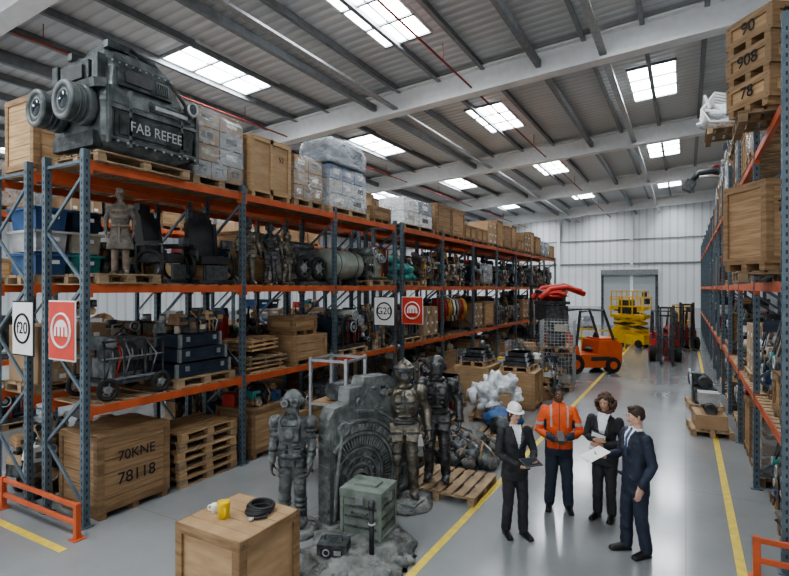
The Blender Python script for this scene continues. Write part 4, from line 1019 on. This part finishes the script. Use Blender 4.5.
place(MACH[5],'machinery_unit',(-5.1,17.2,0)); place(cage_mesh(1.1,1.,1.3),'wire_mesh_cage',(-5.1,18.9,0)); place(MACH[2],'machinery_unit',(-5.,15.7,0)); place(CLT[4],'assorted_props',(-3.7,15.5,0))
b=MB()
for i in range(70):
    a=rr.uniform(0,2*PI); q=rr.uniform(0,1)**.6; s=rr.uniform(.06,.2)
    b.ell((.6*q*math.cos(a),.85*q*math.sin(a),.08+.3*(1-q)*rr.random()),(s,s*rr.uniform(.6,1.2),s*.7),rr.choice((rock,stoneg,greyd,dstl,clayd)),(rr.random(),rr.random(),rr.random()*3),12,7,disp=.6,seed=i,zmin=0)
for i in range(14): b.tube([(rr.uniform(-.6,.6),rr.uniform(-.8,.8),.2),(rr.uniform(-.6,.6),rr.uniform(-.8,.8),.4)],.02,rr.choice((dstl,galv,palw)),7)
b.obj('scrap_rubble_pile',(-3.5,9.3,0))
b=MB(); add_pallet(b,1.1,1.); b.obj('wooden_pallet',(-3.4,10.9,0),.1)
b=MB()
b.ell((0,0,.22),(.42,.36,.22),blue,(0,0,.4),disp=.35,seed=3,nu=26,nv=14,zmin=0); b.ell((-.2,.35,.2),(.34,.3,.2),blackp,disp=.3,seed=5,nu=22,nv=12,zmin=0); b.ell((.1,-.35,.18),(.28,.25,.18),dstl,disp=.3,seed=6,nu=22,nv=12,zmin=0)
b.obj('fabric_bag_pile',(-3.45,10.9,.145))
b=MB(); add_pallet(b,1.2,1.1); b.box((0,0,.4),(.8,.9,.5),card)
b.ell((0,0,.5),(.55,.62,.5),whitecl,disp=.6,fr=2.,seed=9,nu=56,nv=30,zmin=.145); b.obj('plastic_covered_pallet',(-4.1,12.3,0),.2)
place(LIB[14][1],'equipment_case_stack',(-5.6,12.5,0),.1); place(MACH[0],'machinery_unit',(-5.2,11.15,0),-.05)
b=MB(); add_pallet(b,1.,.8); b.box((0,0,.3),(.6,.8,.3),card); b.cyl((0,-.3,.55),(0,.3,.55),.12,dstl); b.box((.0,.1,.75),(.4,.4,.25),greybox); b.obj('loaded_pallet',(.45,13.4,0),.1)
b=MB(); add_pallet(b,1.1,.8); b.box((0,0,.35),(.5,.9,.4),greyd); b.cyl((0,-.4,.7),(0,.4,.7),.16,dstl); b.box((-.2,.1,.75),(.3,.4,.3),dstl); b.tube([(-.3,-.4,.2),(-.35,-.4,.8),(-.3,.3,.95)],.03,galv,7); b.obj('engine_pallet',(.42,16.2,0),.1)
b=MB(); add_pallet(b,1.2,1.3)
b.ell((-.1,0,.42),(.6,.5,.32),whitecl,disp=.5,fr=2.4,seed=4,nu=40,nv=20,zmin=.145)
for i in range(5): b.tube([(.1,-.5+.25*i,.2),(-.6,-.45+.22*i,.3),(-.75,-.4+.2*i,.6),(-.5,-.3+.2*i,.95),(-.1,-.3+.2*i,.8)],.03,white,8)
b.box((-.45,0,.5),(.5,.9,.05),white,(0,.3,0)); b.box((-.65,0,.75),(.05,.85,.3),white,(0,-.3,0))
b.obj('wrapped_steel_chairs',(1.05,13.5,6.5))
b=MB(); b.box((.3,0,.2),(.8,.8,.4),blackp); b.tube([(.2,0,.3),(-.3,0,.7),(-.8,0,.65),(-1.1,0,.3)],[.14,.13,.11,.08],blackp,10); b.box((-1.1,0,.22),(.3,.6,.34),dstl,(0,.5,0)); b.torus((-.3,0,.7),.15,.03,red,(0,1,0)); b.cyl((-.2,-.08,.45),(-.8,-.08,.5),.04,galv)
b.obj('excavator_arm_prop',(1.2,20.5,6.5))
# ------------------------------------------------------------------ vehicles
def forklift(name,loc,rz,body=guardm,mast=3.0,load=None,sc=1.):
    b=MB()
    b.prism([(-.55,.2),(1.1,.2),(1.2,.35),(1.2,1.0),(.95,1.12),(.35,1.1),(.3,.65),(-.35,.65),(-.4,.95),(-.55,.95)],'x',-.55,.55,body)
    b.box((0,1.05,.62),(1.0,.35,.75),dstl); b.box((0,.75,1.14),(.9,.6,.08),body); b.box((0,1.21,.7),(.6,.04,.3),blackp); b.box((.56,.4,.5),(.02,.7,.14),blackp); b.box((-.56,.4,.5),(.02,.7,.14),blackp)
    for s in (-1,1):
        b.cyl((s*.38,-.55,.33),(s*.62,-.55,.33),.33,rubber,n=24); b.cyl((s*.6,-.55,.33),(s*.64,-.55,.33),.17,body,n=16)
        b.cyl((s*.38,.85,.27),(s*.6,.85,.27),.27,rubber,n=24); b.cyl((s*.58,.85,.27),(s*.62,.85,.27),.13,body,n=16)
        b.tube([(s*.48,-.45,.9),(s*.46,-.3,2.1),(s*.46,.55,2.15),(s*.48,.95,1.05)],.05,dstl,8)
        b.box((s*.3,-.82,mast/2+.05),(.1,.12,mast),dstl); b.box((s*.2,-.9,mast/2),(.07,.08,mast*.95),dstl); b.cyl((s*.12,-.84,.2),(s*.12,-.84,mast*.8),.03,galv)
        b.box((s*.22,-1.45,.09),(.12,1.05,.04),dstl); b.box((s*.22,-.95,.35),(.1,.06,.55),dstl)
    for i in range(6): b.box((0,-.25+.15*i,2.16),(.92,.04,.03),dstl)
    for z in (.3,1.1,2.,mast-.05): b.box((0,-.8,z),(.66,.08,.08),dstl)
    b.box((0,-.97,.6),(.8,.04,.06),dstl); b.box((0,-.97,1.0),(.8,.04,.06),dstl)
    for i in range(5): b.box((-.3+.15*i,-.97,.8),(.03,.03,.4),dstl)
    b.ell((0,.35,.78),(.24,.24,.09),blackp); b.ell((0,.55,1.08),(.22,.07,.3),blackp); b.cyl((0,-.38,.9),(0,-.2,1.15),.02,dstl); b.torus((0,-.18,1.17),.15,.015,blackp,(0,.5,1))
    b.cyl((.3,.9,2.15),(.3,.9,2.28),.05,yellow)
    if load:
        b.tube([(-.3,-1.7,mast-.25),(-.3,-1.3,mast+.1),(-.1,-.6,mast+.18),(0,.0,mast-.02)],.1,red,8); b.tube([(.3,-1.7,mast-.25),(.3,-1.3,mast+.05),(.1,-.6,mast+.12),(0,.1,mast-.1)],.1,red,8)
        b.ell((0,-1.1,mast-.12),(.5,.5,.2),red,disp=.3,seed=2,nu=22,nv=12); b.box((0,-1.1,mast-.4),(.9,.9,.1),dstl); b.box((0,-1.1,mast-.75),(.8,.8,.5),greyd); b.torus((0,-1.3,mast-.1),.35,.06,blackp,(0,.3,1))
    return place(b.mesh(name),name,loc,rz,bevel=.012,scale=sc)
forklift('forklift',(-3.5,20.8,0),-.9,guardm,2.8,True,1.1)
forklift('forklift',(-.85,26.0,0),0.1,red,2.4)
forklift('forklift',(-5.4,23.6,0),-.4,guardm,3.3)
forklift('forklift',(-.2,31.5,0),0.3,red,2.4)
def scissor(loc,rz,n=3,w=2.,m=yellow):
    b=MB()
    b.box((0,0,.42),(.8,w,.5),m)
    for x in (-.38,.38):
        for y in (-w*.35,w*.35): b.cyl((x-.08,y,.2),(x+.08,y,.2),.2,rubber,n=20)
    h=.3; z=.68
    for i in range(n):
        for x in (-.3,.3):
            b.beam((x,-w*.42,z),(x,w*.42,z+h),.06,.1,dstl if i%2 else m); b.beam((x,w*.42,z),(x,-w*.42,z+h),.06,.1,m)
        z+=h
    b.box((0,0,z+.08),(.8,w,.16),m)
    for x in (-.38,.38):
        for y in (-w*.48,-w*.16,w*.16,w*.48): b.box((x,y,z+.6),(.05,.05,1.1),m)
        for q in (.6,1.12): b.box((x,0,z+q),(.05,w*.97,.05),m)
    for y in (-w*.48,w*.48):
        for q in (.6,1.12): b.box((0,y,z+q),(.78,.05,.05),m)
    b.box((.2,-w*.4,z+.9),(.25,.2,.3),dstl); b.box((0,.2,z+.4),(.5,.8,.4),dstl)
    b.obj('scissor_lift',loc,rz)
scissor((-2.65,31.2,0),1.1,3); scissor((-3.0,34.6,0),1.3,4); scissor((-.2,38,0),.2,1)
b=MB()
for i in range(5): b.box((0,-1.6+.8*i,.5),(.06,.06,1.),yellow)
b.box((0,0,.95),(.05,3.3,.08),yellow); b.box((0,0,.5),(.05,3.3,.08),yellow); b.obj('safety_barrier',(-4.2,29.2,0),1.2)
for i,(x,y) in enumerate(((-8,36),(-9.6,36.2),(-7.8,38),(-11.5,37),(-10,39.5),(-7,44),(-9,44),(-11,44.3),(-13,43))):
    n,me,w,h=CR[i%len(CR)]; place(me,n,(x,y,0),.1*i)

# ------------------------------------------------------------------ camera, light
cam=bpy.data.cameras.new('camera'); cam.sensor_width=36; cam.lens=515/789*36; cam.clip_end=200
co=bpy.data.objects.new('camera',cam); COL.objects.link(co); co.location=(0,0,3.2); co.rotation_euler=(PI/2,0,math.radians(29.5)); SC.camera=co
w=bpy.data.worlds.new('world'); SC.world=w; w.use_nodes=True; bg=w.node_tree.nodes['Background']; bg.inputs[0].default_value=(.93,.965,1,1); bg.inputs[1].default_value=1.5
print('objects',len(bpy.data.objects),'polys',sum(len(o.data.polygons) for o in bpy.data.objects if o.type=='MESH'))
